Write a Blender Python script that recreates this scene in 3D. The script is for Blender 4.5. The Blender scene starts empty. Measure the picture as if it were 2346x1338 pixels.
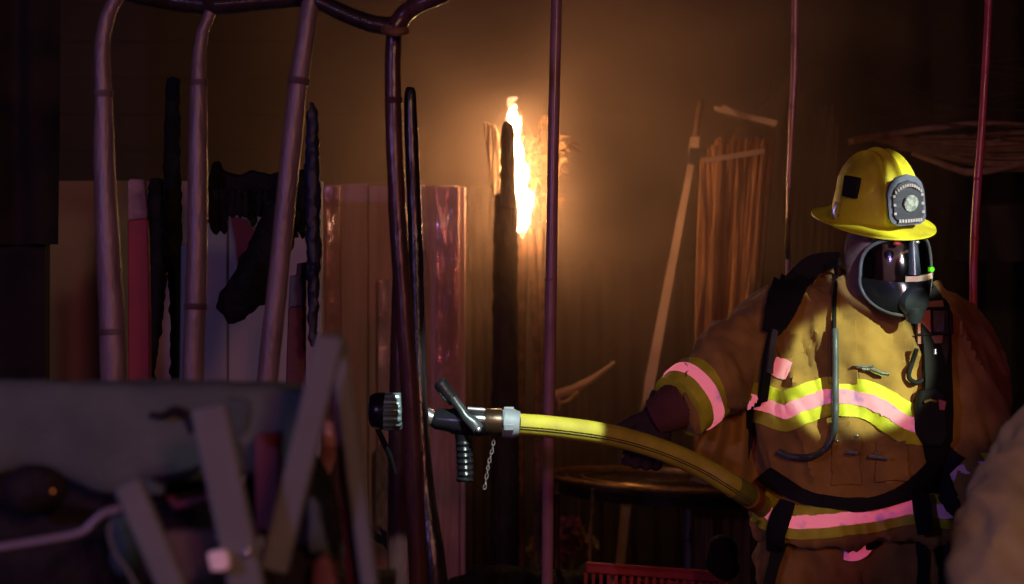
import bpy, bmesh, math, random
from mathutils import Vector, Matrix, noise
from mathutils.bvhtree import BVHTree
random.seed(7)
R = math.radians
sc = bpy.context.scene
COL = sc.collection

# ------------------------------------------------------------ camera
CAMZ, F = 1.55, 4500.0                    # the photograph is 2346 px wide; F = focal length in those pixels
cam_d = bpy.data.cameras.new('camera'); cam = bpy.data.objects.new('camera', cam_d); COL.objects.link(cam)
cam.location = (0, 0, CAMZ); cam.rotation_euler = (R(90), 0, 0)
cam_d.sensor_width = 36; cam_d.lens = 36*F/2346
cam_d.clip_end = 300; cam_d.clip_start = .05
cam_d.dof.use_dof = True; cam_d.dof.focus_distance = 5.0; cam_d.dof.aperture_fstop = 3.0
sc.camera = cam

# ------------------------------------------------------------ world, moonless night
w = bpy.data.worlds.new('World'); sc.world = w; w.use_nodes = True
nt = w.node_tree
sky = nt.nodes.new('ShaderNodeTexSky'); sky.sky_type = 'NISHITA'; sky.sun_disc = False
sky.sun_elevation = R(-4); sky.sun_rotation = R(200)
nt.links.new(sky.outputs[0], nt.nodes['Background'].inputs[0])
nt.nodes['Background'].inputs[1].default_value = .012
def lamp(name, kind, loc, energy, color, aim=None, **kw):
    d = bpy.data.lights.new(name, kind); d.energy = energy; d.color = color
    for k, v in kw.items(): setattr(d, k, v)
    o = bpy.data.objects.new(name, d); COL.objects.link(o); o.location = loc
    if aim is not None:
        o.rotation_euler = (Vector(aim)-Vector(loc)).to_track_quat('-Z', 'Y').to_euler()
    return o
lamp('moon', 'SUN', (0, -5, 9), .004, (.6, .6, 1), aim=(0, 6, 0), angle=.01)
# revolving lamps of the engine that stands behind the photographer
lamp('engine_lamp_red', 'POINT', (.55, -.7, 2.15), 78, (1, .16, .20), shadow_soft_size=.12)
lamp('engine_lamp_blue', 'POINT', (-2.4, .4, 2.2), 84, (.50, .33, 1), shadow_soft_size=.10)
lamp('street_lamp_light', 'POINT', (1.4, -2.0, 3.0), 150, (1, .59, .34), shadow_soft_size=.2)

def P(px, py, Y): return Vector(((px-1173)*Y/F, Y, CAMZ-(py-669)*Y/F))
def Wd(px, Y): return px*Y/F
# crew torchlight split into narrow spots, each added and shaped for one lit patch
TORCH = (2.9, 2.6, 2.0)
def torch(name, tgt, rad_px, Y, e, blend=.15, src=TORCH, col=(.95, 1, .82)):
    t = P(tgt[0], tgt[1], Y); s = Vector(src)
    ang = 2*math.atan(Wd(rad_px, Y)/(t-s).length)
    return lamp(name, 'SPOT', src, e, col, aim=t, spot_size=ang, spot_blend=blend, shadow_soft_size=.012)
torch('torch_on_helmet', (2078, 520), 165, 4.9, 620, .12, src=(3.0, 3.0, 3.0))
torch('torch_on_chest', (1960, 850), 158, 4.85, 640, .30, src=(2.3, 2.2, 2.2), col=(.85, 1, .60))
torch('torch_on_mask', (2040, 618), 84, 4.75, 430, .15, src=(1.2, 1.0, 2.05), col=(.85, .93, 1))
torch('torch_on_nozzle', (1133, 978), 252, 4.65, 780, .10, src=(.75, 2.3, 3.3), col=(.86, 1, .9))

sc.view_settings.view_transform = 'Standard'; sc.view_settings.look = 'None'
sc.view_settings.gamma = 1; sc.view_settings.exposure = 0
try: sc.view_settings.use_curve_mapping = False
except Exception: pass
sc.cycles.use_denoising = True
try: sc.cycles.denoiser = 'OPENIMAGEDENOISE'
except Exception: pass
sc.cycles.sample_clamp_indirect = 4
sc.cycles.max_bounces = 6; sc.cycles.volume_bounces = 1
sc.cycles.volume_max_steps = 48; sc.cycles.volume_step_rate = 1

# ------------------------------------------------------------ materials
MATS = {}
def mat(name, c, c2=None, rough=.8, metal=0, scale=12, bump=.2, bscale=60, spec=.5, stretch=(1, 1, 1), coat=0, sheen=0, ramp=(.35, .65), bdist=.004):
    if name in MATS: return MATS[name]
    m = bpy.data.materials.new(name); m.use_nodes = True; n = m.node_tree.nodes; l = m.node_tree.links
    b = n['Principled BSDF']
    b.inputs['Roughness'].default_value = rough; b.inputs['Metallic'].default_value = metal
    b.inputs['Specular IOR Level'].default_value = spec; b.inputs['Coat Weight'].default_value = coat
    b.inputs['Sheen Weight'].default_value = sheen
    tc = n.new('ShaderNodeTexCoord'); mp = n.new('ShaderNodeMapping'); mp.inputs['Scale'].default_value = stretch
    l.new(tc.outputs['Object'], mp.inputs[0])
    no = n.new('ShaderNodeTexNoise'); no.inputs['Scale'].default_value = scale; no.inputs['Detail'].default_value = 6
    l.new(mp.outputs[0], no.inputs['Vector'])
    r = n.new('ShaderNodeValToRGB'); c2 = c2 or tuple(x*.6 for x in c)
    r.color_ramp.elements[0].position, r.color_ramp.elements[1].position = ramp
    r.color_ramp.elements[0].color = (*c2, 1); r.color_ramp.elements[1].color = (*c, 1)
    l.new(no.outputs[0], r.inputs[0]); l.new(r.outputs[0], b.inputs['Base Color'])
    if bump:
        nb = n.new('ShaderNodeTexNoise'); nb.inputs['Scale'].default_value = bscale; nb.inputs['Detail'].default_value = 4
        l.new(mp.outputs[0], nb.inputs['Vector'])
        bp = n.new('ShaderNodeBump'); bp.inputs['Strength'].default_value = bump; bp.inputs['Distance'].default_value = bdist
        l.new(nb.outputs[0], bp.inputs['Height']); l.new(bp.outputs[0], b.inputs['Normal'])
        mr = n.new('ShaderNodeMapRange'); mr.inputs[3].default_value = max(.03, rough-.08); mr.inputs[4].default_value = min(1, rough+.12)
        l.new(no.outputs[0], mr.inputs[0]); l.new(mr.outputs[0], b.inputs['Roughness'])
    MATS[name] = m; return m

def retro(name, c, c2, ro=.38):
    """retroreflective tape: a lobe centred on the direction the light came from"""
    m = bpy.data.materials.new(name); m.use_nodes = True; n = m.node_tree.nodes; l = m.node_tree.links
    b = n['Principled BSDF']; out = n['Material Output']
    tc = n.new('ShaderNodeTexCoord'); no = n.new('ShaderNodeTexNoise'); no.inputs['Scale'].default_value = 22; no.inputs['Detail'].default_value = 5
    l.new(tc.outputs['Object'], no.inputs['Vector'])
    r = n.new('ShaderNodeValToRGB'); r.color_ramp.elements[0].color = (*c2, 1); r.color_ramp.elements[1].color = (*c, 1)
    r.color_ramp.elements[0].position = .28; r.color_ramp.elements[1].position = .46
    l.new(no.outputs[0], r.inputs[0]); l.new(r.outputs[0], b.inputs['Base Color']); b.inputs['Roughness'].default_value = .5
    ge = n.new('ShaderNodeNewGeometry'); gl = n.new('ShaderNodeBsdfAnisotropic'); gl.inputs['Roughness'].default_value = ro
    l.new(r.outputs[0], gl.inputs['Color']); l.new(ge.outputs['Incoming'], gl.inputs['Normal'])
    mx = n.new('ShaderNodeMixShader'); mx.inputs[0].default_value = .75
    l.new(b.outputs[0], mx.inputs[1]); l.new(gl.outputs[0], mx.inputs[2]); l.new(mx.outputs[0], out.inputs['Surface'])
    MATS[name] = m; return m

def emit(name, c, s, c2=None, scale=10, s2=None):
    m = bpy.data.materials.new(name); m.use_nodes = True; n = m.node_tree.nodes; l = m.node_tree.links
    n.remove(n['Principled BSDF']); e = n.new('ShaderNodeEmission'); l.new(e.outputs[0], n['Material Output'].inputs['Surface'])
    e.inputs[0].default_value = (*c, 1); e.inputs[1].default_value = s
    if c2:
        tc = n.new('ShaderNodeTexCoord'); no = n.new('ShaderNodeTexNoise'); no.inputs['Scale'].default_value = scale
        l.new(tc.outputs['Object'], no.inputs['Vector']); r = n.new('ShaderNodeValToRGB')
        r.color_ramp.elements[0].position = .4; r.color_ramp.elements[1].position = .6
        r.color_ramp.elements[0].color = (*c2, 1); r.color_ramp.elements[1].color = (*c, 1)
        l.new(no.outputs[0], r.inputs[0]); l.new(r.outputs[0], e.inputs[0])
    MATS[name] = m; return m

M_COAT = mat('turnout_cloth', (.44, .26, .070), (.25, .145, .045), rough=.9, scale=9, bump=.5, bscale=420, spec=.2, sheen=.15, bdist=.002)
M_COAT2 = mat('turnout_cloth_tan', (.46, .45, .22), (.33, .31, .16), rough=.9, scale=7, bump=.5, bscale=420, spec=.2, sheen=.15, bdist=.002)
M_LIME = mat('lime_trim', (.74, .80, .04), (.52, .54, .03), rough=.6, scale=18, bump=.3, bscale=300)
M_RETRO = retro('retroreflective_tape', (1, .62, .85), (.45, .35, .85))
M_BLACK = mat('black_webbing', (.012, .012, .016), (.006, .006, .008), rough=.75, bump=.4, bscale=300, spec=.3)
M_RUBBER = mat('black_rubber', (.008, .009, .012), (.013, .013, .016), rough=.22, bump=.12, bscale=80)
M_HELM = mat('helmet_yellow', (.78, .76, .03), (.46, .38, .03), rough=.5, scale=9, ramp=(.30, .52), bump=.25, bscale=70, spec=.3)
M_HOOD = mat('hood_knit', (.24, .15, .17), (.17, .10, .12), rough=.95, bump=.5, bscale=350)
M_SKIN = mat('skin', (.62, .36, .27), (.50, .26, .19), rough=.55, bump=.1)
M_GREYM = mat('grey_metal', (.42, .44, .46), (.3, .31, .33), rough=.35, metal=.8, bump=.15)
M_ALU = mat('alloy', (.85, .90, .95), (.5, .52, .54), rough=.25, metal=.9, bump=.2, bscale=50)
M_GREYP = mat('grey_plastic', (.26, .30, .34), (.18, .2, .23), rough=.5, bump=.1)
M_BOOT = M_RUBBER
M_DGREY = mat('dark_grey_casting', (.07, .08, .09), (.04, .05, .055), rough=.3, metal=.3)
M_GLOVE = mat('dark_glove_leather', (.035, .018, .022), (.016, .010, .014), rough=.8, bump=.5, bscale=160)
M_HOSE = mat('hose_jacket', (.52, .46, .035), (.40, .34, .03), rough=.6, scale=20, bump=.5, bscale=500, bdist=.001)
M_BAMBOO = mat('bamboo_skin', (.22, .16, .17), (.12, .08, .09), spec=.7, rough=.36, scale=11, stretch=(3, 3, .6), bump=.5, bscale=60)
M_BAMBOOD = mat('bamboo_soot', (.085, .035, .035), (.03, .016, .02), rough=.24, scale=7, stretch=(3, 3, .6), bump=.3, bscale=45)
M_NODE = mat('bamboo_node', (.16, .11, .12), (.08, .05, .06), rough=.5, bump=.3)
M_BAMBOOK = mat('bamboo_charred', (.012, .010, .012), (.03, .02, .022), rough=.22, scale=9, stretch=(3, 3, .5), bump=.35, bscale=50)
M_CHAR = mat('charcoal', (.006, .005, .006), (.012, .010, .012), rough=.8, scale=30, bump=.9, bscale=60, spec=.3, bdist=.01)
M_CHARW = mat('charred_wood', (.035, .018, .013), (.010, .007, .007), rough=.7, scale=18, stretch=(2, 2, .4), bump=.8, bscale=50, bdist=.01)
M_WALL = mat('smoke_stained_render', (.085, .06, .055), (.05, .035, .035), rough=.9, scale=1.1, bump=.3, bscale=25)
M_PANEL = mat('pale_panel', (.62, .58, .52), (.38, .34, .33), rough=.55, scale=1.7, bump=.2, bscale=12, ramp=(.3, .7))
M_DOOR = mat('red_brown_board', (.66, .44, .42), (.48, .29, .28), rough=.5, scale=5, stretch=(5, 5, .4), bump=.4, bscale=40)
M_DOORW = mat('wet_board', (.66, .40, .40), (.48, .26, .27), rough=.24, scale=8, stretch=(7, 7, .5), bump=.9, bscale=55, bdist=.006, coat=.6)
M_WET = mat('wet_plastic_strip', (.42, .36, .38), (.22, .15, .17), rough=.2, scale=30, stretch=(8, 8, 1), bump=.9, bscale=70, bdist=.006, coat=.7)
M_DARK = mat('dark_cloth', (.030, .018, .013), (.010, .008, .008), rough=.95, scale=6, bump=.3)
M_CURT = mat('brown_curtain', (.10, .06, .045), (.05, .03, .025), rough=.85, scale=4, bump=.3)
M_STICK = mat('primed_batten', (.60, .42, .30), (.45, .28, .19), rough=.7, scale=8, bump=.3, bscale=40)
M_TAPE = mat('dark_tape', (.02, .018, .02), rough=.5)
M_RUST = mat('scorched_wood', (.22, .10, .05), (.08, .04, .02), rough=.85, scale=25, bump=.6)
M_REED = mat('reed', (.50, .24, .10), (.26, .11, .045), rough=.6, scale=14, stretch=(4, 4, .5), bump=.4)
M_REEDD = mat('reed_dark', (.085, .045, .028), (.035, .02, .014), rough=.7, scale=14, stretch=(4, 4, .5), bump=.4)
M_STRAW = mat('old_straw', (.42, .26, .17), (.25, .14, .1), rough=.8, scale=20, bump=.5)
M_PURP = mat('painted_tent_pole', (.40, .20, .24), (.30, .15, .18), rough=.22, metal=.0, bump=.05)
M_PINKP = mat('pink_lit_tent_pole', (.60, .32, .30), (.45, .24, .22), rough=.28, metal=.2, bump=.05)  # pink lamplight on the pole is put into its base colour
M_ROPE = mat('rope', (.30, .22, .09), (.18, .12, .05), rough=.9, bump=.8, bscale=120)
M_WICK = mat('woven_cane', (.13, .07, .03), (.05, .025, .012), rough=.45, scale=40, bump=.7, bscale=90)
M_TRIM = mat('cane_rim', (.95, .62, .28), (.7, .42, .18), metal=.8, rough=.34, scale=30, bump=.5, bscale=60)
M_TBLK = mat('table_apron', (.03, .018, .022), rough=.35, bump=.2)
M_RED = mat('red_plastic', (.5, .03, .045), (.36, .02, .03), rough=.42, bump=.15)
M_REDP = mat('red_paint', (.36, .035, .04), (.22, .02, .03), rough=.6, scale=6, bump=.3)
M_MAROON = mat('maroon_paint', (.13, .03, .045), (.07, .02, .03), rough=.6, scale=6, bump=.3)
M_BLUEP = mat('faded_blue_paint', (.09, .12, .20), (.05, .07, .13), rough=.55, scale=6, bump=.3)
M_BLUED = mat('dark_blue_paint', (.012, .018, .055), (.008, .008, .018), rough=.5, scale=9, bump=.4)
M_PEEL = mat('peeled_wood', (.42, .28, .26), (.07, .04, .06), rough=.7, scale=14, bump=.5)
M_CUSH = mat('weathered_canvas', (.095, .135, .115), (.055, .08, .075), rough=.9, scale=8, bump=.6, bscale=120, ramp=(.3, .7))
M_SLAT = mat('grey_painted_slat', (.12, .155, .15), (.09, .12, .12), rough=.65, scale=10, bump=.3, bscale=60)
M_TEAL = mat('teal_fabric', (.055, .095, .09), (.035, .06, .065), rough=.8, bump=.3)
M_WHITEB = mat('white_block', (.92, .92, .86), (.8, .8, .76), rough=.5, bump=.1, scale=20)
M_GLINT = mat('glazed_ceramic', (.40, .24, .20), (.16, .07, .05), rough=.14, scale=25, bump=.5, bscale=40, coat=.8)
M_LEAFD = mat('charred_leaf', (.010, .008, .008), rough=.8)
M_FLOW = mat('dusky_petals', (.42, .10, .16), (.2, .05, .09), rough=.7, scale=30)
M_LEAF = mat('dry_leaf', (.42, .32, .08), (.18, .14, .05), rough=.6, scale=30)
M_LEAFB = mat('firelit_yellow', (.62, .42, .10), (.4, .25, .06), rough=.5, scale=30)  # brighter yellow with the firelight in it, for leaves, twig and knot
M_FROND = mat('scorched_frond', (.34, .18, .08), (.14, .07, .03), rough=.8, scale=30, bump=.4)
M_CARD = mat('torn_cardboard', (.80, .55, .34), (.50, .30, .17), rough=.9, scale=12, stretch=(6, 6, .4), bump=.9, bscale=40, bdist=.01)
M_GROUND = mat('wet_ground', (.05, .04, .035), (.02, .016, .015), rough=.5, scale=3, bump=.6, bscale=30)
M_PATCH = mat('navy_leather', (.012, .018, .05), (.008, .011, .03), rough=.5, bump=.2)
M_PATCHR = mat('shield_border', (.11, .14, .23), (.07, .09, .15), rough=.5, bump=.2)
M_SILV = mat('white_medallion', (.56, .64, .60), (.25, .30, .32), rough=.5, scale=110, ramp=(.4, .6), bump=.3)
M_WHITE = mat('white_letters', (.72, .66, .68), rough=.6, bump=0)
M_LREDW = mat('red_letters', (.62, .12, .12), rough=.6, bump=0)
M_SALMON = mat('red_face_plate', (.62, .16, .13), (.45, .10, .09), rough=.5)
M_LABEL = mat('pale_label', (.80, .78, .45), (.75, .35, .34), rough=.5, scale=26, bump=0)
M_ORANGE = mat('orange_wall_board', (.32, .10, .055), (.20, .06, .035), rough=.6, scale=4, bump=.3)

def mk_lens():
    m = bpy.data.materials.new('visor_lens'); m.use_nodes = True; n = m.node_tree.nodes; l = m.node_tree.links
    n.remove(n['Principled BSDF']); t = n.new('ShaderNodeBsdfTransparent'); t.inputs[0].default_value = (.36, .34, .38, 1)
    g = n.new('ShaderNodeBsdfAnisotropic'); g.inputs['Roughness'].default_value = .12
    fr = n.new('ShaderNodeFresnel'); fr.inputs[0].default_value = 2.0
    mx = n.new('ShaderNodeMixShader'); l.new(fr.outputs[0], mx.inputs[0]); l.new(t.outputs[0], mx.inputs[1]); l.new(g.outputs[0], mx.inputs[2])
    l.new(mx.outputs[0], n['Material Output'].inputs['Surface']); return m
M_LENS = mk_lens()

# ------------------------------------------------------------ geometry helpers
ORG = {}
def join(*gs):
    V, Fc = [], []
    for g in gs:
        if isinstance(g, list): g = join(*g)
        o = len(V); V += [Vector(v) for v in g[0]]; Fc += [tuple(i+o for i in f) for f in g[1]]
    return V, Fc
def cat(rows, per=6):
    rows = [tuple(r) for r in rows]
    if len(rows) < 3: per = max(per, 1)
    out = []
    n = len(rows)
    for i in range(n-1):
        p0, p1, p2, p3 = rows[max(i-1, 0)], rows[i], rows[i+1], rows[min(i+2, n-1)]
        for k in range(per):
            t = k/per
            out.append(tuple(.5*((2*b)+(-a+c)*t+(2*a-5*b+4*c-d)*t*t+(-a+3*b-3*c+d)*t**3) for a, b, c, d in zip(p0, p1, p2, p3)))
    out.append(rows[-1]); return out
def tube(pts, rad, n=12, flat=1.0, cap=True, rnd=0, up=None):
    pts = [Vector(p[:3]) for p in pts]; m = len(pts)
    if not hasattr(rad, '__len__'): rad = [rad]*m
    V, Fc = [], []
    t0 = (pts[1]-pts[0]).normalized(); a = Vector(up) if up else (Vector((0, 1, 0)) if abs(t0.y) < .9 else Vector((1, 0, 0)))
    u = (a-t0*a.dot(t0)).normalized()
    for i, p in enumerate(pts):
        t = (pts[min(i+1, m-1)]-pts[max(i-1, 0)]).normalized()
        u = (u-t*u.dot(t)).normalized(); v = t.cross(u)
        for k in range(n):
            an = 2*math.pi*k/n; r = rad[i]
            q = p+u*math.cos(an)*r*flat+v*math.sin(an)*r
            if rnd: q += (q-p).normalized()*noise.noise(q*(1.2/max(rad)/1.0))*rnd
            V.append(q)
    for i in range(m-1):
        for k in range(n):
            k2 = (k+1) % n; Fc.append((i*n+k, i*n+k2, (i+1)*n+k2, (i+1)*n+k))
    if cap: Fc.append(tuple(range(n-1, -1, -1))); Fc.append(tuple((m-1)*n+k for k in range(n)))
    return V, Fc
def ptube(rows, n=12, per=6, **kw):
    """rows of (px, py, Y, radius_m)"""
    pts = [tuple(P(a, b, c))+(r,) for a, b, c, r in rows]
    s = cat(pts, per) if per > 1 else pts
    return tube([q[:3] for q in s], [q[3] for q in s], n, **kw)
def bar(p0, p1, wd, dp, up=(0, 1, 0), bev=.0):
    """rectangular bar p0->p1; wd across, dp along up"""
    p0, p1 = Vector(p0), Vector(p1); t = (p1-p0).normalized(); u = Vector(up); u = (u-t*u.dot(t)).normalized(); s = t.cross(u)
    V = []
    for p in (p0, p1):
        for a, b in ((-1, -1), (1, -1), (1, 1), (-1, 1)): V.append(p+s*a*wd/2+u*b*dp/2)
    return V, [(3, 2, 1, 0), (4, 5, 6, 7), (0, 1, 5, 4), (1, 2, 6, 5), (2, 3, 7, 6), (3, 0, 4, 7)]
def box(c, s):
    x, y, z = c; a, b, h = s[0]/2, s[1]/2, s[2]/2
    return bar((x, y, z-h), (x, y, z+h), 2*a, 2*b)
def prism(out, Y, th):
    """outline in photo pixels at distance Y, extruded away from the camera by th metres"""
    n = len(out); A = [P(a, b, Y) for a, b in out]; B = [p+Vector((0, th, 0)) for p in A]
    ar = sum(A[i].x*A[(i+1) % n].z-A[(i+1) % n].x*A[i].z for i in range(n))
    if ar < 0: A.reverse(); B.reverse()
    return A+B, [tuple(range(n)), tuple(range(2*n-1, n-1, -1))]+[(i, i+n, (i+1) % n+n, (i+1) % n) for i in range(n)]
def ball(c, r, nu=14, nv=9, s=(1, 1, 1), M=None):
    V = []; Fc = []; c = Vector(c)
    for j in range(nv+1):
        th = math.pi*j/nv
        for i in range(nu):
            ph = 2*math.pi*i/nu; q = Vector((math.sin(th)*math.cos(ph)*s[0], math.sin(th)*math.sin(ph)*s[1], math.cos(th)*s[2]))*r
            V.append(c+(M @ q if M else q))
    for j in range(nv):
        for i in range(nu): Fc.append((j*nu+i, (j+1)*nu+i, (j+1)*nu+(i+1) % nu, j*nu+(i+1) % nu))
    return V, Fc
def loft(rings):
    """rings of (cx, cy, cz, halfwidth, halfdepth); superelliptic"""
    V = []; Fc = []; n = 28
    for cx, cy, cz, a, b in rings:
        for k in range(n):
            t = 2*math.pi*k/n; c, s = math.cos(t), math.sin(t)
            V.append(Vector((cx+a*math.copysign(abs(c)**.85, c), cy+b*math.copysign(abs(s)**.85, s), cz)))
    m = len(rings)
    for i in range(m-1):
        for k in range(n): Fc.append((i*n+k, i*n+(k+1) % n, (i+1)*n+(k+1) % n, (i+1)*n+k))
    Fc.append(tuple(range(n-1, -1, -1))); Fc.append(tuple((m-1)*n+k for k in range(n)))
    return V, Fc
def mesh_of(name, g):
    me = bpy.data.meshes.new(name); me.from_pydata([tuple(v) for v in g[0]], [], g[1]); me.update(); return me
def tag(o, label=None, catg=None, group=None, kind=None):
    if label: o['label'] = label
    if catg: o['category'] = catg
    if group: o['group'] = group
    if kind: o['kind'] = kind
    return o
def obj(name, g, m, parent=None, label=None, catg=None, group=None, kind=None, smooth=True, bevel=0):
    if isinstance(g, list): g = join(*g)
    V = [Vector(v) for v in g[0]]
    if parent is None:
        xs = [v.x for v in V]; ys = [v.y for v in V]; zs = [v.z for v in V]
        org = Vector(((min(xs)+max(xs))/2, (min(ys)+max(ys))/2, min(zs)))
    else: org = ORG[parent.name]
    me = mesh_of(name, ([v-org for v in V], g[1])); me.materials.append(m)
    bm = bmesh.new(); bm.from_mesh(me); bmesh.ops.recalc_face_normals(bm, faces=bm.faces); bm.to_mesh(me); bm.free()
    o = bpy.data.objects.new(name, me); COL.objects.link(o)
    if parent is None: o.location = org
    else: o.parent = parent
    ORG[o.name] = org
    if smooth: me.polygons.foreach_set('use_smooth', [True]*len(me.polygons)); me.set_sharp_from_angle(angle=R(38))
    if bevel:
        b = o.modifiers.new('bevel', 'BEVEL'); b.width = bevel; b.segments = 2; b.limit_method = 'ANGLE'
    return tag(o, label, catg, group, kind)
def thing(name, loc, label, catg, group=None):
    o = bpy.data.objects.new(name, None); COL.objects.link(o); o.location = loc; o.empty_display_size = .1
    ORG[o.name] = Vector(loc); return tag(o, label, catg, group)
def remesh(g, vox, smooth=2):
    me = mesh_of('tmp', g); o = bpy.data.objects.new('tmp', me); COL.objects.link(o)
    md = o.modifiers.new('r', 'REMESH'); md.mode = 'VOXEL'; md.voxel_size = vox
    dg = bpy.context.evaluated_depsgraph_get(); ev = o.evaluated_get(dg); m2 = bpy.data.meshes.new_from_object(ev)
    bm = bmesh.new(); bm.from_mesh(m2)
    for _ in range(smooth): bmesh.ops.smooth_vert(bm, verts=bm.verts, factor=.5, use_axis_x=True, use_axis_y=True, use_axis_z=True)
    V = [v.co.copy() for v in bm.verts]; N = []
    bm.normal_update(); N = [v.normal.copy() for v in bm.verts]; Fc = [tuple(v.index for v in f.verts) for f in bm.faces]
    bm.free(); bpy.data.objects.remove(o); bpy.data.meshes.remove(me); bpy.data.meshes.remove(m2)
    return V, Fc, N
def displaced(g3, fn):
    V, Fc, N = g3; return [v+n*fn(v) for v, n in zip(V, N)], Fc
CAM = Vector((0, 0, CAMZ))
def cast(bvh, px, py):
    d = (P(px, py, 1)-CAM).normalized(); h = bvh.ray_cast(CAM, d)
    return (h[0], h[1]) if h[0] is not None else None
def ribbon(bvh, rows, off=.004, th=.003, cols=6, per=8, jump=.07, fill=False):
    """rows (px, py, halfwidth_px): a strap or a trim laid on the surface"""
    s = cat(rows, per); m = len(s); grid = []
    for i, (x, y, h) in enumerate(s):
        a, b = s[max(i-1, 0)], s[min(i+1, m-1)]; tx, ty = b[0]-a[0], b[1]-a[1]; L = math.hypot(tx, ty) or 1
        nx, ny = -ty/L, tx/L; row = []
        for k in range(cols+1):
            q = (k/cols*2-1)*h; row.append(cast(bvh, x+nx*q, y+ny*q))
        grid.append(row)
    if fill:
        last = None
        for i, (x, y, h) in list(enumerate(s))+list(enumerate(s))[::-1]:
            row = grid[i]; ok = [q for q in row if q]
            yy = sum(q[0].y for q in ok)/len(ok) if ok else last
            if yy is None: continue
            last = yy; a, b = s[max(i-1, 0)], s[min(i+1, m-1)]; tx, ty = b[0]-a[0], b[1]-a[1]; L = math.hypot(tx, ty) or 1
            for k in range(cols+1):
                if row[k] is None:
                    q = (k/cols*2-1)*h; row[k] = (P(x-ty/L*q, y+tx/L*q, yy+.01), Vector((0, -1, 0)))
    V = []; idx = {}; Fc = []
    for i, row in enumerate(grid):
        for k, hh in enumerate(row):
            if hh:
                p, n = hh
                if n.dot(CAM-p) < 0: n = -n
                n = (n+(CAM-p).normalized()*.4).normalized()
                idx[i, k] = len(V); V.append(p+n*(off+th)); V.append(p+n*(off-.006))
    cells = set()
    for i in range(m-1):
        for k in range(cols):
            ks = [(i, k), (i+1, k), (i+1, k+1), (i, k+1)]
            if all(q in idx for q in ks):
                ps = [V[idx[q]] for q in ks]
                if max((ps[a]-ps[b]).length for a in range(4) for b in range(a)) < jump: cells.add((i, k))
    for i, k in cells:
        a, b, c, d = (idx[i, k], idx[i+1, k], idx[i+1, k+1], idx[i, k+1])
        Fc.append((a, b, c, d)); Fc.append((a+1, d+1, c+1, b+1))
        for (p, q, nb) in ((a, b, (i, k-1)), (b, c, (i+1, k)), (c, d, (i, k+1)), (d, a, (i-1, k))):
            if nb not in cells: Fc.append((p, p+1, q+1, q))
    return V, Fc

# ------------------------------------------------------------ the setting
obj('ground', ([(-40, -30, 0), (40, -30, 0), (40, 60, 0), (-40, 60, 0)], [(0, 1, 2, 3)]), M_GROUND, kind='structure')
def cloud_mesh(c, s, amp=.12):
    V, Fc = ball((0, 0, 0), 1, 32, 20)
    V = [Vector(c)+Vector((v.x*s[0], v.y*s[1], v.z*s[2]))*(1+amp*noise.noise(v*1.6)) for v in V]
    return V, Fc
wall = obj('back_wall', box((0, 9.35, 1.9), (14, .25, 5.6)), M_WALL, kind='structure')
# weatherboards on the wall, in view
k = 0
z = .0
while z < 3.3:
    hgt = .17
    tl = (random.random()-.5)*.006
    obj('weatherboard', bar((-3.6, 9.2-.012+tl, z+hgt/2), (3.9, 9.2-.012+tl, z+hgt/2), hgt-.002, .03, up=(0, 1, .03)), M_WALL, parent=wall, smooth=False)
    z += hgt
# tall panels leaning against the wall at the left
pan = thing('wall_panelling', P(420, 1300, 6.3), 'pale soot-streaked panel wall standing behind the bamboo poles at the left', 'panelling')
for a, b in ((96, 300), (303, 520), (523, 737)):
    obj('panel', prism([(a, 414), (b, 414), (b, 1900), (a, 1900)], 6.3+random.random()*.02, .05), M_PANEL, parent=pan, bevel=.004)
# red-brown board screen
scr = thing('board_screen', P(900, 1338, 7.04), 'red-brown upright board screen with a wet glossy right-hand board', 'screen')
for i, (a, b, t, m) in enumerate(((738, 779, 424, M_DOORW), (781, 842, 422, M_DOOR), (844, 902, 424, M_DOOR), (904, 972, 423, M_DOOR), (975, 1052, 425, M_DOORW), (1053, 1066, 428, M_DOOR))):
    obj('board', prism([(a, t), (b, t), (b, 2000), (a, 2000)], 7.04-(.02 if i in (0, 4) else 0), .035), m, parent=scr, bevel=.003)
obj('edge_strip', prism([(966, 575), (974, 572), (975, 990), (967, 985)], 6.97, .03), M_WET, parent=scr, label='pale wet strip along a board edge')
obj('plastic_strip', prism([(862, 1030), (876, 1012), (893, 1060), (894, 1222), (860, 1202)], 6.92, .02), M_WET, label='wet ribbed plastic strip hanging low on the red-brown board screen', catg='plastic strip')
def ribbed(x0, x1, y0, y1, Y, pitch=4.2, amp=.0014, skew=0):
    nx = int((x1-x0)/pitch*6); nz_ = 60; V = []; Fc = []
    for j in range(nz_+1):
        for i in range(nx+1):
            x = x0+(x1-x0)*i/nx; y = y0+(y1-y0)*j/nz_; p = P(x+skew*j/nz_, y, Y)
            V.append(p+Vector((0, amp*math.sin(2*math.pi*(x-x0)/pitch)+.004*noise.noise(Vector((p.x*22, 3, p.z*9)))+.0012*noise.noise(Vector((p.x*60, 3, p.z*60))), 0)))
    for j in range(nz_):
        for i in range(nx): Fc.append((j*(nx+1)+i, j*(nx+1)+i+1, (j+1)*(nx+1)+i+1, (j+1)*(nx+1)+i))
    q = len(V); V += [v+Vector((0, .006, 0)) for v in V]; Fc += [tuple(i+q for i in reversed(f)) for f in Fc]
    return V, Fc
M_GLOSS = mat('wet_ribbed_plastic', (.66, .42, .44), (.48, .28, .30), rough=.2, metal=.35, scale=9, bump=0, coat=.5)
obj('ribbed_sheet', ribbed(1000, 1049, 430, 880, 7.0), M_GLOSS, parent=scr, label='wet ribbed sheet with bright streaks')
obj('ribbed_sheet', ribbed(744, 775, 428, 800, 7.0), M_GLOSS, parent=scr, label='narrow wet ribbed sheet')
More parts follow.
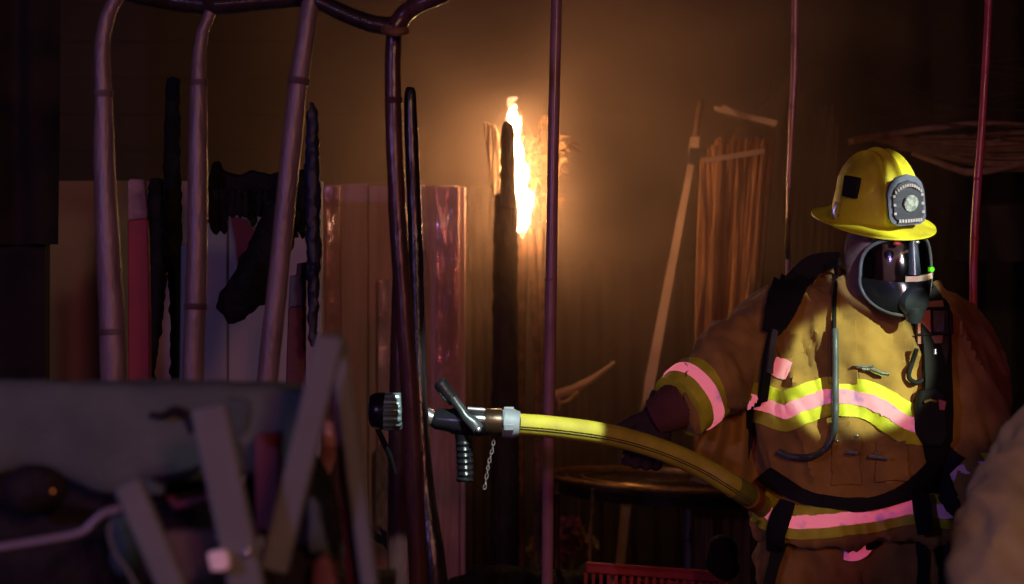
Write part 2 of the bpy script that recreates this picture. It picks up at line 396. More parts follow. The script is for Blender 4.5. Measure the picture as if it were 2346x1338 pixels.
obj('ribbed_sheet', ribbed(866, 892, 640, 1230, 6.98), mat('wet_clear_ribbed_plastic', (.70, .60, .66), (.5, .4, .46), rough=.2, metal=.35, scale=9, bump=0, coat=.5), parent=scr, label='pale wet ribbed sheet')
# folded dark curtain right of the boards
def curtain(x0, x1, y0, y1, Y, folds, amp, sway=0):
    n = 90; V = []; Fc = []; rows = 10
    for j in range(rows+1):
        for i in range(n+1):
            u = i/n; x = x0+(x1-x0)*u; y = y0+(y1-y0)*j/rows
            d = math.sin(u*folds*2*math.pi+noise.noise(Vector((u*3, j*.12, Y)))*2.5)*amp*(.7+.5*noise.noise(Vector((u*5, 3, Y))))
            V.append(P(x+sway*j/rows, y, Y)+Vector((0, d, 0)))
    for j in range(rows):
        for i in range(n): Fc.append((j*(n+1)+i, j*(n+1)+i+1, (j+1)*(n+1)+i+1, (j+1)*(n+1)+i))
    m = len(V); V += [v+Vector((0, .006, 0)) for v in V]; Fc += [tuple(i+m for i in reversed(f)) for f in Fc]
    return V, Fc
obj('curtain', curtain(1066, 1150, 430, 1900, 7.9, 3, .05), M_CURT, label='folded brown curtain between the red-brown boards and the burning post', catg='curtain')
obj('curtain', curtain(1240, 1640, 600, 1900, 9.0, 9, .03), M_CURT, label='wide soot-brown curtain hanging behind the flame and the white batten', catg='curtain')
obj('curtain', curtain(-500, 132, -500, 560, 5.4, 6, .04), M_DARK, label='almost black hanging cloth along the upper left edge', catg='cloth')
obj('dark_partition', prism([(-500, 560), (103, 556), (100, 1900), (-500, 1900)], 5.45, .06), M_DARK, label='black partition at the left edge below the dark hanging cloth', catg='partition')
obj('added_dark_sheet', curtain(1835, 3000, -700, 1900, 8.45, 9, .05), M_DARK, label='black sheet added to darken the background behind the front firefighter and the straw awning', catg='cloth')  # sheet put in so the right background stays dark

# ------------------------------------------------------------ burning corner
post = obj('burning_post', join(
    displaced(remesh(ptube([(1158, 1700, 6.98, .05), (1158, 1200, 6.98, .05), (1157, 900, 6.98, .048), (1158, 640, 6.98, .046), (1160, 470, 6.98, .044), (1161, 455, 6.98, .040)], n=16, per=4), .012, 1), lambda v: .006*noise.noise(v*40)),
    displaced(remesh(ptube([(1164, 480, 6.95, .030), (1163, 400, 6.95, .028), (1163, 330, 6.95, .026), (1164, 292, 6.95, .022), (1167, 281, 6.95, .014)], n=14, per=4), .008, 1), lambda v: .005*noise.noise(v*45))),
    M_CHARW, label='charred upright post with the flame running up its right side', catg='post')
bk = prism([(1108, 280), (1118, 278), (1121, 284), (1133, 281), (1140, 300), (1143, 340), (1149, 352), (1147, 380), (1150, 430), (1156, 452), (1140, 458), (1128, 455), (1120, 380), (1112, 330)], 6.96, .02)
bk = ([v+Vector((0, (v.x+.08)*.9, 0)) for v in bk[0]], bk[1])
obj('burnt_bark', displaced(remesh(bk, .005, 1), lambda v: .0045*noise.noise(Vector((v.x*120, v.y*60, v.z*9)))), M_CARD, label='pale torn strip of bark glowing beside the charred post', catg='bark')
split = thing('split_bamboo_post', P(1215, 1500, 7.1), 'scorched split bamboo post directly under the flame', 'post')
for (a, b, c, r) in ((1200, 1196, 1190, .020), (1218, 1222, 1232, .016), (1236, 1240, 1246, .014)):
    obj('cane', ptube([(a, 525, 7.12, r*.6), (b, 640, 7.12, r), (c, 900, 7.1, r), (c, 1700, 7.1, r)], n=8, per=4, rnd=.003), M_RUST, parent=split)
# flame
M_FL = emit('flame_core', (1, .55, .24), 125)
M_FT = emit('flame_tip', (1, .36, .15), 2.0, (1, .6, .3), 30)
FLO = [(1183.5, 530), (1182, 500), (1181, 455), (1179.5, 388), (1175.5, 334), (1173, 289), (1165, 277), (1163, 266), (1168, 250), (1172, 240), (1183, 240), (1182, 259), (1188, 270), (1193, 264), (1192, 284), (1189, 313), (1194, 330), (1199, 347), (1198, 367), (1206, 378), (1212, 390), (1210, 410), (1203, 424), (1206, 432), (1220, 442), (1223, 450), (1221, 469), (1213, 490), (1213, 509), (1203, 530)]
fl = thing('flame', P(1195, 530, 6.98), 'tall narrow white-hot flame climbing the charred post', 'flame')
obj('flame_core', displaced(remesh(prism(FLO, 7.03, .03), .004, 2), lambda v: .002*noise.noise(v*60)), M_FL, parent=fl)
obj('flame_tip', displaced(remesh(ptube([(1176, 262, 7.04, .010), (1176, 250, 7.04, .012), (1170, 240, 7.04, .014), (1169, 231, 7.04, .012), (1180, 226, 7.04, .009), (1184, 221, 7.04, .004)], n=12, per=3), .004, 1), lambda v: .005*noise.noise(v*55)), M_FT, parent=fl)
M_TG = emit('flame_tongue_orange', (1, .40, .10), 3.2, (1, .62, .25), 40)
for (x_, y_, dx_, dy_, r_) in ((1189, 285, 5, -22, .006), (1192, 330, 9, -20, .007), (1208, 392, 8, -26, .008), (1206, 420, 10, -16, .006), (1219, 446, 9, -28, .009), (1218, 480, 7, -18, .007), (1176, 330, -3, -22, .005), (1180, 450, -3, -30, .006), (1196, 530, 2, 16, .009)):
    obj('flame_tongue', ptube([(x_, y_, 7.045, r_), (x_+dx_*.3, y_+dy_*.4, 7.045, r_*.9), (x_+dx_*.8, y_+dy_*.75, 7.045, r_*.5), (x_+dx_, y_+dy_, 7.045, r_*.12)], n=8, per=3, rnd=.002), M_TG, parent=fl)
hal = bpy.data.materials.new('flame_glow'); hal.use_nodes = True; hn = hal.node_tree.nodes; hn.remove(hn['Principled BSDF'])
he = hn.new('ShaderNodeEmission'); he.inputs[0].default_value = (1, .42, .12, 1); he.inputs[1].default_value = 26; hal.node_tree.links.new(he.outputs[0], hn['Material Output'].inputs['Volume'])
fg = remesh(prism(FLO, 7.03, .03), .006, 2)
obj('flame_mantle', displaced(fg, lambda v: .007+.009*noise.noise(v*24)), hal, parent=fl)
# scorched fronds right of the flame
def fronds(c, n, spread, Y, L=.12, wd=.006, seed=1):
    rr = random.Random(seed); gs = []
    for _ in range(n):
        x, y = rr.gauss(c[0], spread[0]), rr.gauss(c[1], spread[1]); a = rr.uniform(-.4, 2.6); l = L*rr.uniform(.4, 1)
        p = P(x, y, Y+rr.uniform(-.08, .10)); d = Vector((math.cos(a), rr.uniform(-.4, .4), math.sin(a)))*l
        gs.append(tube([p, p+d*.5+Vector((0, 0, .012)), p+d+Vector((rr.uniform(-.02, .02), 0, -.01))], [wd*rr.uniform(.3, .7), wd*rr.uniform(.5, 1), wd*.1], 4, flat=.3))
    return gs
obj('scorched_fronds', join(*fronds((1240, 375), 190, (20, 34), 7.30, .065), *fronds((1250, 450), 140, (16, 44), 7.30, .07, seed=3)), M_FROND, label='scorched palm fronds curling right of the flame', catg='fronds', kind='stuff')
obj('frond_tip', join(*fronds((1300, 342), 7, (9, 4), 7.1, .05, seed=9)), M_FROND, label='small lit twig end right of the middle tent pole', catg='twig')

# soft smoke round the fire
sm = cloud_mesh((.42, 7.55, 2.35), (1.8, 1.4, 2.1))
smoke = obj('smoke', sm, None or M_DARK, kind='stuff', label='brown smoke hanging round the flame in the courtyard', catg='smoke')
ms = bpy.data.materials.new('smoke_volume'); ms.use_nodes = True; n_ = ms.node_tree.nodes; l_ = ms.node_tree.links
n_.remove(n_['Principled BSDF']); pv = n_.new('ShaderNodeVolumePrincipled'); pv.inputs['Color'].default_value = (.76, .54, .42, 1)
pv.inputs['Anisotropy'].default_value = .1
tcs = n_.new('ShaderNodeTexCoord'); nos = n_.new('ShaderNodeTexNoise'); nos.inputs['Scale'].default_value = 1.5; nos.inputs['Detail'].default_value = 4; nos.inputs['Distortion'].default_value = .8
l_.new(tcs.outputs['Object'], nos.inputs['Vector'])
vm = n_.new('ShaderNodeVectorMath'); vm.operation = 'SUBTRACT'; vm.inputs[1].default_value = (0, 0, 2.1)
l_.new(tcs.outputs['Object'], vm.inputs[0])
vd = n_.new('ShaderNodeVectorMath'); vd.operation = 'DIVIDE'; vd.inputs[1].default_value = (1.8, 1.4, 2.1); l_.new(vm.outputs[0], vd.inputs[0])
vl = n_.new('ShaderNodeVectorMath'); vl.operation = 'LENGTH'; l_.new(vd.outputs[0], vl.inputs[0])
fall = n_.new('ShaderNodeMapRange'); fall.inputs[1].default_value = .95; fall.inputs[2].default_value = .1; fall.inputs[3].default_value = 0; fall.inputs[4].default_value = 1
l_.new(vl.outputs['Value'], fall.inputs[0])
nr = n_.new('ShaderNodeMapRange'); nr.inputs[1].default_value = .38; nr.inputs[2].default_value = .66; nr.inputs[3].default_value = .16; nr.inputs[4].default_value = 1.0
l_.new(nos.outputs[0], nr.inputs[0])
mu = n_.new('ShaderNodeMath'); mu.operation = 'MULTIPLY'; l_.new(fall.outputs[0], mu.inputs[0]); l_.new(nr.outputs[0], mu.inputs[1])
# extra smoke density put round the burning post to give the flame a halo
fs_ = n_.new('ShaderNodeVectorMath'); fs_.operation = 'DISTANCE'; fs_.inputs[1].default_value = (-.36, -.50, 1.70); l_.new(tcs.outputs['Object'], fs_.inputs[0])
fm = n_.new('ShaderNodeMapRange'); fm.interpolation_type = 'SMOOTHSTEP'; fm.inputs[1].default_value = .55; fm.inputs[2].default_value = .05; fm.inputs[3].default_value = 0; fm.inputs[4].default_value = 1.2
l_.new(fs_.outputs['Value'], fm.inputs[0]); fx = n_.new('ShaderNodeMath'); fx.operation = 'MULTIPLY'; l_.new(fm.outputs[0], fx.inputs[0]); l_.new(nos.outputs[0], fx.inputs[1])
ad = n_.new('ShaderNodeMath'); ad.operation = 'ADD'; l_.new(mu.outputs[0], ad.inputs[0]); l_.new(fx.outputs[0], ad.inputs[1])
l_.new(ad.outputs[0], pv.inputs['Density']); l_.new(pv.outputs[0], n_['Material Output'].inputs['Volume'])
smoke.data.materials.clear(); smoke.data.materials.append(ms)

# ------------------------------------------------------------ right background: batten, rack, reeds, awning
bt = thing('white_batten', P(1470, 935, 7.5), 'long pale batten leaning from a burnt top end down to the right of the hose', 'batten')
obj('shaft', prism([(1577, 372), (1591, 374), (1496, 903), (1481, 918), (1468, 942), (1474, 905), (1478, 868)], 7.5, .012), M_STICK, parent=bt, smooth=False)
obj('tape', bar(P(1592, 340, 7.515), P(1587, 378, 7.515), .043, .04), M_TAPE, parent=bt)
obj('upper_shaft', prism([(1583, 314), (1603, 312), (1600, 345), (1578, 350)], 7.5, .03), M_STICK, parent=bt)
obj('burnt_end', displaced(remesh(ptube([(1594, 318, 7.52, .013), (1600, 270, 7.52, .013), (1606, 235, 7.52, .014), (1607, 228, 7.52, .010)], n=10, per=3), .006, 1), lambda v: .004*noise.noise(v*60)), M_RUST, parent=bt)
rk = thing('drying_rack', P(1700, 700, 7.65), 'broken wooden rack of crossed pale bars above the reed screen', 'rack')
obj('rail', join(prism([(1638, 243), (1655, 247), (1656, 240), (1700, 258), (1745, 268), (1782, 276), (1776, 290), (1740, 281), (1700, 271), (1660, 258), (1640, 252)], 7.65, .03)), M_STICK, parent=rk, label='jagged pale rail', smooth=False)
obj('brace', bar(P(1640, 338, 7.68), P(1712, 275, 7.68), .018, .02), M_RUST, parent=rk)
obj('brace', bar(P(1730, 250, 7.7), P(1830, 165, 7.75), .010, .012), M_RUST, parent=rk)
obj('lower_rail', bar(P(1614, 368, 7.24), P(1752, 346, 7.24), .020, .016), M_STICK, parent=rk)
obj('upright', bar(P(1612, 360, 7.7), P(1612, 1500, 7.7), .02, .02), M_RUST, parent=rk)
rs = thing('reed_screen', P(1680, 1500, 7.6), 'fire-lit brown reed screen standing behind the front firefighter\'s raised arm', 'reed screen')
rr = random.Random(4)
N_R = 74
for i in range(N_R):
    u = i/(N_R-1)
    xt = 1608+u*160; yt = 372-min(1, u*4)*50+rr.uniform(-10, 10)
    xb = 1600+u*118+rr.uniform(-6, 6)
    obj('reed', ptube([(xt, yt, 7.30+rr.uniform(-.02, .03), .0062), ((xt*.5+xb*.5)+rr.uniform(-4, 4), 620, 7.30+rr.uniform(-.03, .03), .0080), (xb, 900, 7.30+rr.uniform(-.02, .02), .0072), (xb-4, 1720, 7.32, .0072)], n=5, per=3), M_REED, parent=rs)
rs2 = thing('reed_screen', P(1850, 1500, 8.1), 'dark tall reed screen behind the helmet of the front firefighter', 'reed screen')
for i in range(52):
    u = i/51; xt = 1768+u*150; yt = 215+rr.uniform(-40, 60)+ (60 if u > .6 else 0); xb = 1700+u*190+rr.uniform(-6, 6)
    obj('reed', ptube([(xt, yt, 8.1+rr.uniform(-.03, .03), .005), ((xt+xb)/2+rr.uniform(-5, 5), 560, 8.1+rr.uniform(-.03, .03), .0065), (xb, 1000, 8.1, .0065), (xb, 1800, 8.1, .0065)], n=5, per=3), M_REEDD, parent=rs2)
aw = thing('straw_awning', P(2200, 420, 7.3), 'sagging straw awning behind the helmet and the right-hand tent pole', 'awning')
obj('rim_pole', ptube([(1945, 326, 7.2, .011), (2040, 308, 7.2, .012), (2200, 286, 7.25, .010), (2300, 284, 7.3, .009), (2460, 300, 7.4, .009)], n=8, per=4, rnd=.003), M_STRAW, parent=aw)
obj('rim_pole', ptube([(2090, 352, 7.15, .008), (2150, 372, 7.15, .011), (2215, 394, 7.15, .013), (2290, 388, 7.2, .012), (2380, 366, 7.25, .010), (2470, 350, 7.3, .010)], n=8, per=4, rnd=.003), M_STRAW, parent=aw)
obj('rim_stub', bar(P(1955, 322, 7.16), P(2035, 308, 7.16), .024, .02), M_RUST, parent=aw)
gs = []
for i in range(110):
    u = rr.random(); y0 = 312+u*40+rr.uniform(-3, 3); y1 = 288+u*95+rr.uniform(-3, 3)
    Yd = 7.22+rr.uniform(0, .12); x0 = 1990+u*120+rr.uniform(-20, 40); x1 = 2470
    gs.append(ptube([(x0, y0, Yd, .0012), ((x0+x1)/2, (y0+y1)/2+10+u*14+rr.uniform(-3, 3), Yd, .0024), (x1, y1, Yd, .002)], n=4, per=3))
obj('straw', gs, M_STRAW, parent=aw, kind='stuff')
gs = []
for i in range(46):
    x = 1930+rr.random()*560; a = rr.uniform(-.35, .15); l = rr.uniform(60, 220); y = 130+rr.random()*190
    gs.append(ptube([(x, y, 7.2, .002), (x+l*math.cos(a), y+l*math.sin(a), 7.2, .002)], n=4, per=2))
obj('hanging_twigs', gs, M_REEDD, kind='stuff', label='faint dark twigs hanging above the straw awning', catg='twigs')

# tent poles
def pole(name, rows, m, label, group=None, n=14, parent=None, rings=(), ringmat=None):
    t = thing(name, P(rows[-1][0], rows[-1][1], rows[-1][2]), label, 'pole', group)
    obj('shaft', ptube(rows, n=n, per=8), m, parent=t)
    for (x, y, Y, r) in rings:
        a, b = P(x, y-4, Y), P(x, y+4, Y)
        obj('joint_ring', tube([a, a*.5+b*.5, b], [r*.95, r*1.1, r*.95], n), ringmat or m, parent=t)
    return t
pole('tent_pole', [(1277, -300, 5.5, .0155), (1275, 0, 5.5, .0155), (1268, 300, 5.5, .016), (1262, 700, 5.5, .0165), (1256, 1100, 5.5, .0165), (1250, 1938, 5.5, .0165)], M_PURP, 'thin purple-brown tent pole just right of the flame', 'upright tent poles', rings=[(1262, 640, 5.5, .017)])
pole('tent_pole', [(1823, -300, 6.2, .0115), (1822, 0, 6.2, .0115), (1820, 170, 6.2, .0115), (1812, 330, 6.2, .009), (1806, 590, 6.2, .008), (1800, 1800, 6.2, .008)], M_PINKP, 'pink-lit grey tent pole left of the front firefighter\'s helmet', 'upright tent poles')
obj('rope', ptube([(1810, 430, 6.15, .004), (1806, 500, 6.14, .006), (1803, 560, 6.14, .009), (1804, 594, 6.15, .005)], n=8, per=4, rnd=.002), M_ROPE, label='short frayed rope end tied to the tent pole left of the helmet', catg='rope')
pole('tent_pole', [(2272, -300, 5.7, .0105), (2265, 0, 5.7, .0105), (2252, 250, 5.7, .0105), (2240, 420, 5.7, .0115), (2232, 560, 5.7, .012), (2230, 760, 5.7, .011), (2232, 1900, 5.7, .011)], mat('red_tent_pole', (.55, .07, .16), (.42, .05, .12), rough=.2, metal=.0, bump=.05), 'glossy red tent pole rising behind the front firefighter\'s left shoulder', 'upright tent poles', rings=[(2240, 410, 5.7, .0125), (2233, 545, 5.7, .0125)])
obj('grey_tarp', curtain(2180, 2700, 470, 600, 7.2, 3, .03), M_DARK, label='dark tarp edge sagging right of the red tent pole', catg='tarp')

# ------------------------------------------------------------ table and things round it
tc = P(1525, 1098, 7.3); TR = .426
tb = thing('round_table', (tc.x, tc.y, 0), 'round cane table with a fire-lit rim below the hose', 'table')
tilt = Matrix.Rotation(R(2.6), 3, 'Y')
def tp(a, r, dz=0): return tc+tilt @ Vector((math.cos(a)*r, math.sin(a)*r, dz))
def disc(r, z0, z1, n=72, rin=0):
    V = []; Fc = []
    for zz in (z0, z1):
        for k in range(n): V.append(tp(2*math.pi*k/n, r, zz))
    Fc = [(k, (k+1) % n, n+(k+1) % n, n+k) for k in range(n)]+[tuple(range(n-1, -1, -1)), tuple(range(n, 2*n))]
    return V, Fc
obj('tabletop', disc(TR-.012, -.022, -.004), M_WICK, parent=tb)
obj('rim', tube([tp(2*math.pi*k/80, TR, 0) for k in range(81)], [0.0085+.001*math.sin(k*5.1) for k in range(81)], 8, cap=False), M_TRIM, parent=tb)
for rr_ in (.37, .31, .25, .18, .11):
    obj('cane_ring', tube([tp(2*math.pi*k/60, rr_, 0) for k in range(61)], .0035, 5, cap=False), M_TRIM if rr_ > .3 else M_WICK, parent=tb)
obj('apron', disc(TR-.03, -.062, -.024), M_TBLK, parent=tb)
gs = []
for i in range(420):
    a = rr.random()*6.283; r_ = math.sqrt(rr.random())*.40; p = tp(a, r_, -.002); b = rr.random()*6.28
    if math.cos(a)*r_ < -.22: continue
    gs.append(tube([p, p+Vector((math.cos(b)*.012, math.sin(b)*.012, rr.uniform(.003, .014)))], [.0012, .0005], 3))
obj('singed_fibres', gs, M_WICK, parent=tb, kind='stuff')
for (x, r_, m, yb) in ((1577, .018, M_ALU, 1158),):
    obj('leg', ptube([(x, yb, 7.0, r_), (x+2, 1230, 7.0, r_), (x+1, 1240, 7.0, r_*1.12), (x+1, 1246, 7.0, r_), (x+3, 1760, 7.0, r_)], n=14, per=2), mat('chrome_leg', (.45, .42, .55), (.35, .33, .45), rough=.2, metal=.7, bump=.05), parent=tb, label='chrome leg')
sb = thing('white_batten', P(1396, 1720, 8.0), 'short pale batten standing behind the round table, seen beneath the tabletop', 'batten')
obj('shaft', bar(P(1434, 1160, 8.0), P(1392, 1560, 8.0), .036, .03), M_STICK, parent=sb, smooth=False)
obj('end_cap', bar(P(1437, 1137, 8.0), P(1435, 1156, 8.0), .046, .04), M_STICK, parent=sb)
obj('leg', ptube([(1378, 1130, 7.5, .008), (1378, 1290, 7.5, .008), (1378, 1700, 7.5, .008)], n=8, per=1), M_BAMBOOD, parent=tb)
obj('plant_stake', ptube([(1358, 1120, 6.75, .0055), (1358, 1180, 6.75, .006), (1352, 1260, 6.75, .006), (1348, 1700, 6.75, .006)], n=8, per=3), M_LEAF, label='thin green stake under the left side of the round table', catg='stake')
obj('thin_pipe', ptube([(1277, 1130, 6.3, .010), (1275, 1200, 6.3, .010), (1270, 1700, 6.3, .010)], n=10, per=1), M_BAMBOOD, label='dark thin pipe under the left tip of the round table', catg='pipe')
def leaves(c, n, spread, Y, size, seed, dy=.1):
    r2 = random.Random(seed); gs = []
    for _ in range(n):
        p = P(r2.gauss(c[0], spread[0]), r2.gauss(c[1], spread[1]), Y+r2.uniform(-dy, dy)); s = size*r2.uniform(.5, 1.2)
        d = Vector((r2.uniform(-1, 1), r2.uniform(-1, 1), r2.uniform(-.6, 1))).normalized(); e = d.cross(Vector((r2.uniform(-1, 1), r2.uniform(-1, 1), r2.uniform(-1, 1)))).normalized()
        f = d.cross(e)*s*.12
        gs.append(([p-d*s, p+e*s*.4+f, p+d*s, p-e*s*.4+f], [(0, 1, 2, 3)]))
    return gs
pl = thing('flowering_plant', P(1290, 1340, 8.0), 'scorched plant with dusky red blooms left of the red crate', 'plant')
obj('blooms', join(*leaves((1300, 1205), 60, (12, 10), 7.98, .034, 1), *leaves((1278, 1250), 150, (24, 16), 8.0, .036, 2)), M_FLOW, parent=pl, kind='stuff')
obj('foliage', join(*leaves((1232, 1268), 60, (16, 14), 8.0, .032, 3), *leaves((1330, 1228), 50, (14, 14), 8.02, .032, 4)), M_LEAF, parent=pl, kind='stuff')
obj('lit_leaf', join(*leaves((1340, 1252), 9, (7, 7), 8.05, .030, 5, .02)), M_LEAFB, parent=pl, label='leaf coloured bright yellow as fire-lit')
obj('lit_leaf', join(*leaves((1323, 1253), 3, (2, 2), 8.05, .009, 6, .01)), M_LEAFB, parent=pl, label='small leaf coloured bright as fire-lit')
for (x0, x1, y1) in ((1290, 1284, 1215), (1310, 1320, 1235), (1270, 1245, 1265)):
    obj('stem', ptube([(1292, 1500, 8.0, .005), ((1290+x1)/2, 1330, 8.0, .004), (x1, y1, 8.0, .003)], n=5, per=3), M_LEAF, parent=pl)
obj('debris_heap', displaced(remesh(join(*[ball(P(1080+i*38, 1345+rr.uniform(-20, 14), 6.3+rr.uniform(-.1, .2)), .085, s=(1, .8, rr.uniform(.5, .8))) for i in range(9)]), .02, 1), lambda v: .03*noise.noise(v*14)), M_CHAR, kind='stuff', label='heap of wet black ash and debris left of the red crate', catg='debris')
# red crate
cr = thing('crate', P(1510, 1700, 6.0), 'red plastic crate with a slotted side under the round table', 'crate')
def qp(u, v, Y=6.0):   # u 0..1 across, v pixels down from the top edge
    return P(1342+u*330, 1288+u*24+v, Y)
obj('top_rail', join(bar(qp(0, 11), qp(1, 11), .030, .03), bar(qp(0, 2)-Vector((0, .012, 0)), qp(1, 2)-Vector((0, .012, 0)), .010, .012)), M_RED, parent=cr, bevel=.003)
nb = 19
for i in range(nb+1):
    u = i/nb
    obj('slat', bar(qp(u, 24), qp(u, 92), .010, .02), M_RED, parent=cr)
obj('mid_rail', bar(qp(0, 100), qp(1, 100), .03, .024), M_RED, parent=cr)
obj('lower_side', bar(qp(0, 200), qp(1, 200), .22, .018), M_RED, parent=cr)
obj('rear_side', bar(qp(0, 160, 6.3), qp(1, 160, 6.3), .36, .015), M_RED, parent=cr)
obj('end_side', bar(qp(0, 130)+Vector((0, .15, 0)), qp(0, 230)+Vector((0, .15, 0)), .012, .30), M_RED, parent=cr)
obj('end_side', bar(qp(1, 30)+Vector((0, .15, 0)), qp(1, 230)+Vector((0, .15, 0)), .012, .30), M_RED, parent=cr)
obj('stick', prism([(1400, 1318), (1408, 1316), (1406, 1420), (1397, 1420)], 6.1, .015), M_STICK, label='pale stick standing inside the red crate', catg='stick')
obj('black_bundle', displaced(remesh(join(ball(P(1655, 1262, 5.6), .046, s=(1, .9, 1)), ball(P(1662, 1300, 5.6), .042, s=(1, .9, .9)), ball(P(1640, 1290, 5.62), .03)), .008, 2), lambda v: .006*noise.noise(v*25)), M_CHAR, label='round black bundle beside the firefighter\'s right thigh', catg='bundle')
# lit debris behind the middle pole
db = thing('broken_branch', P(1290, 930, 7.3), 'fire-lit broken branch lying behind the middle tent pole above the hose', 'branch')
obj('branch', ptube([(1238, 918, 7.3, .008), (1262, 908, 7.3, .014), (1310, 893, 7.35, .018), (1360, 866, 7.4, .012), (1408, 830, 7.45, .006)], n=8, per=4, rnd=.004), M_STICK, parent=db)
obj('twig', ptube([(1275, 905, 7.22, .011), (1282, 925, 7.22, .007), (1280, 940, 7.22, .003)], n=6, per=3), M_STICK, parent=db)
obj('twig', ptube([(1283, 922, 7.22, .008), (1300, 918, 7.22, .008), (1326, 898, 7.22, .010)], n=6, per=3), M_LEAFB, parent=db)
obj('knot', ball(P(1240, 911, 7.24), .021, s=(1, 1, .9)), M_LEAFB, parent=db)

# ------------------------------------------------------------ bamboo frame at the left
def bamboo(rows, nodes, m, label, group=None, name='bamboo_pole', n=18):
    """nodes: list of index positions (px, py, Y, r)"""
    t = thing(name, P(rows[-1][0], rows[-1][1], rows[-1][2]), label, 'bamboo pole', group)
    obj('culm', ptube(rows, n=n, per=8, rnd=.0012), m, parent=t)
    for (x, y, Y, r, dx) in nodes:
        a, b = P(x+dx*8, y-8, Y), P(x-dx*8, y+8, Y)
        obj('node_ring', tube([a, a*.7+b*.3, a*.45+b*.55, a*.3+b*.7, b], [r*.97, r*1.10, r*.99, r*1.12, r*.97], n), M_NODE if m is M_BAMBOO else m, parent=t)
    return t
G = 'upright bamboo poles of the burnt frame'
bamboo([(330, -90, 4.0, .014), (272, -14, 4.0, .0145), (243, 50, 4.0, .015), (234, 120, 4.0, .016), (236, 215, 4.0, .018), (240, 400, 4.0, .022), (250, 620, 4.0, .025), (260, 875, 4.0, .027), (275, 1900, 4.0, .028)],
       [(236, 215, 4.0, .0185, 0), (255, 760, 4.0, .0265, -.02)], M_BAMBOO, 'grey-violet bamboo pole bent over at its top, leftmost of the bamboo poles', G)
bamboo([(482, 28, 4.1, .012), (464, 75, 4.1, .0125), (456, 130, 4.1, .014), (455, 190, 4.1, .017), (453, 330, 4.1, .020), (452, 520, 4.1, .0215), (448, 700, 4.1, .022), (442, 900, 4.1, .022), (430, 1900, 4.1, .023)],
       [(456, 190, 4.1, .017, 0), (448, 702, 4.1, .0225, .02)], M_BAMBOO, 'straight violet bamboo pole between the black posts and the charred fringe', G)
bamboo([(716, -30, 4.1, .018), (708, 30, 4.1, .019), (696, 110, 4.1, .019), (684, 190, 4.1, .020), (663, 380, 4.1, .021), (637, 640, 4.1, .0215), (612, 880, 4.1, .022), (520, 1800, 4.1, .023)],
       [(685, 186, 4.1, .022, .12)], M_BAMBOO, 'slanting bamboo pole with a reddish top, rightmost of the three violet poles', G)
ov = bamboo([(150, -60, 4.15, .02), (330, -12, 4.15, .022), (480, 10, 4.15, .022), (600, 2, 4.15, .020), (700, -6, 4.15, .019)], [(480, 10, 4.15, .023, 1)], M_BAMBOOK, 'charred bamboo crossbar over the three violet bamboo poles', name='bamboo_crossbar')
bamboo([(690, -16, 4.1, .017), (740, 8, 4.1, .017), (800, 36, 4.1, .018), (860, 56, 4.1, .019), (912, 62, 4.1, .020), (925, 66, 4.1, .018)], [], M_BAMBOOK, 'charred curved bamboo arm sagging to the top of the wet dark pole', name='bamboo_crossbar')
bamboo([(905, 62, 4.08, .018), (930, 30, 4.08, .019), (965, 8, 4.06, .018), (1010, -10, 4.05, .017), (1090, -60, 4.05, .017)], [], M_BAMBOOD, 'dark red bamboo arm rising right from the top of the wet dark pole', name='bamboo_crossbar')
obj('lashing', ptube([(880, 68, 4.07, .010), (905, 73, 4.05, .010), (932, 70, 4.07, .008)], n=8, per=3), M_RUST, label='gold-lit wire lashing where the two curved bamboo arms meet', catg='lashing')
bamboo([(903, 66, 4.15, .0165), (900, 150, 4.15, .0170), (903, 320, 4.15, .0180), (915, 560, 4.15, .0190), (932, 800, 4.15, .0195), (945, 1000, 4.15, .020), (958, 1338, 4.15, .020), (970, 1900, 4.15, .020)],
       [(902, 230, 4.15, .018, 0)], M_BAMBOOD, 'wet dark red bamboo pole standing in front of the nozzle', G)
bamboo([(941, 200, 4.45, .008), (940, 225, 4.45, .014), (944, 350, 4.45, .016), (952, 560, 4.45, .0165), (962, 900, 4.4, .017), (975, 1120, 4.38, .020), (998, 1338, 4.35, .028), (1040, 1900, 4.35, .04)], [], M_BAMBOOK, 'black charred pole with a splintered tip just right of the wet dark red pole')
bamboo([(918, 640, 5.6, .024), (917, 800, 5.6, .029), (912, 1100, 5.6, .030), (910, 1700, 5.6, .030)], [], M_BAMBOOD, 'dull maroon post half hidden behind the wet dark red pole')

# boards and burnt stuff between them
rb = thing('red_board', P(316, 1500, 4.7), 'bright red painted board with a peeled pale top, right of the leftmost bamboo pole', 'board')
obj('board', prism([(292, 505), (337, 500), (342, 700), (342, 1700), (296, 1700), (293, 700)], 4.7, .03), M_REDP, parent=rb, bevel=.003)
obj('peeled_end', prism([(292, 414), (300, 409), (331, 411), (338, 500), (292, 505)], 4.7, .028), M_PEEL, parent=rb, bevel=.003)
def charpost(rows, label, seed, m=M_CHAR):
    g = displaced(remesh(ptube(rows, n=12, per=4), .008, 1), lambda v: .006*noise.noise(v*55+Vector((seed, 0, 0)))+.002*noise.noise(v*120))
    return obj('charred_post', g, m, label=label, catg='charred post')
charpost([(396, 178, 4.9, .018), (395, 260, 4.9, .021), (394, 420, 4.9, .023), (395, 520, 4.9, .024), (404, 700, 4.9, .018), (405, 900, 4.9, .018), (405, 1500, 4.9, .018)], 'tall black scaly charred post left of the second bamboo pole', 1)
charpost([(358, 408, 4.95, .020), (360, 480, 4.95, .024), (362, 600, 4.95, .026), (352, 760, 4.95, .019), (345, 880, 4.95, .014), (340, 1400, 4.95, .013)], 'shorter black charred post touching the red board', 2)
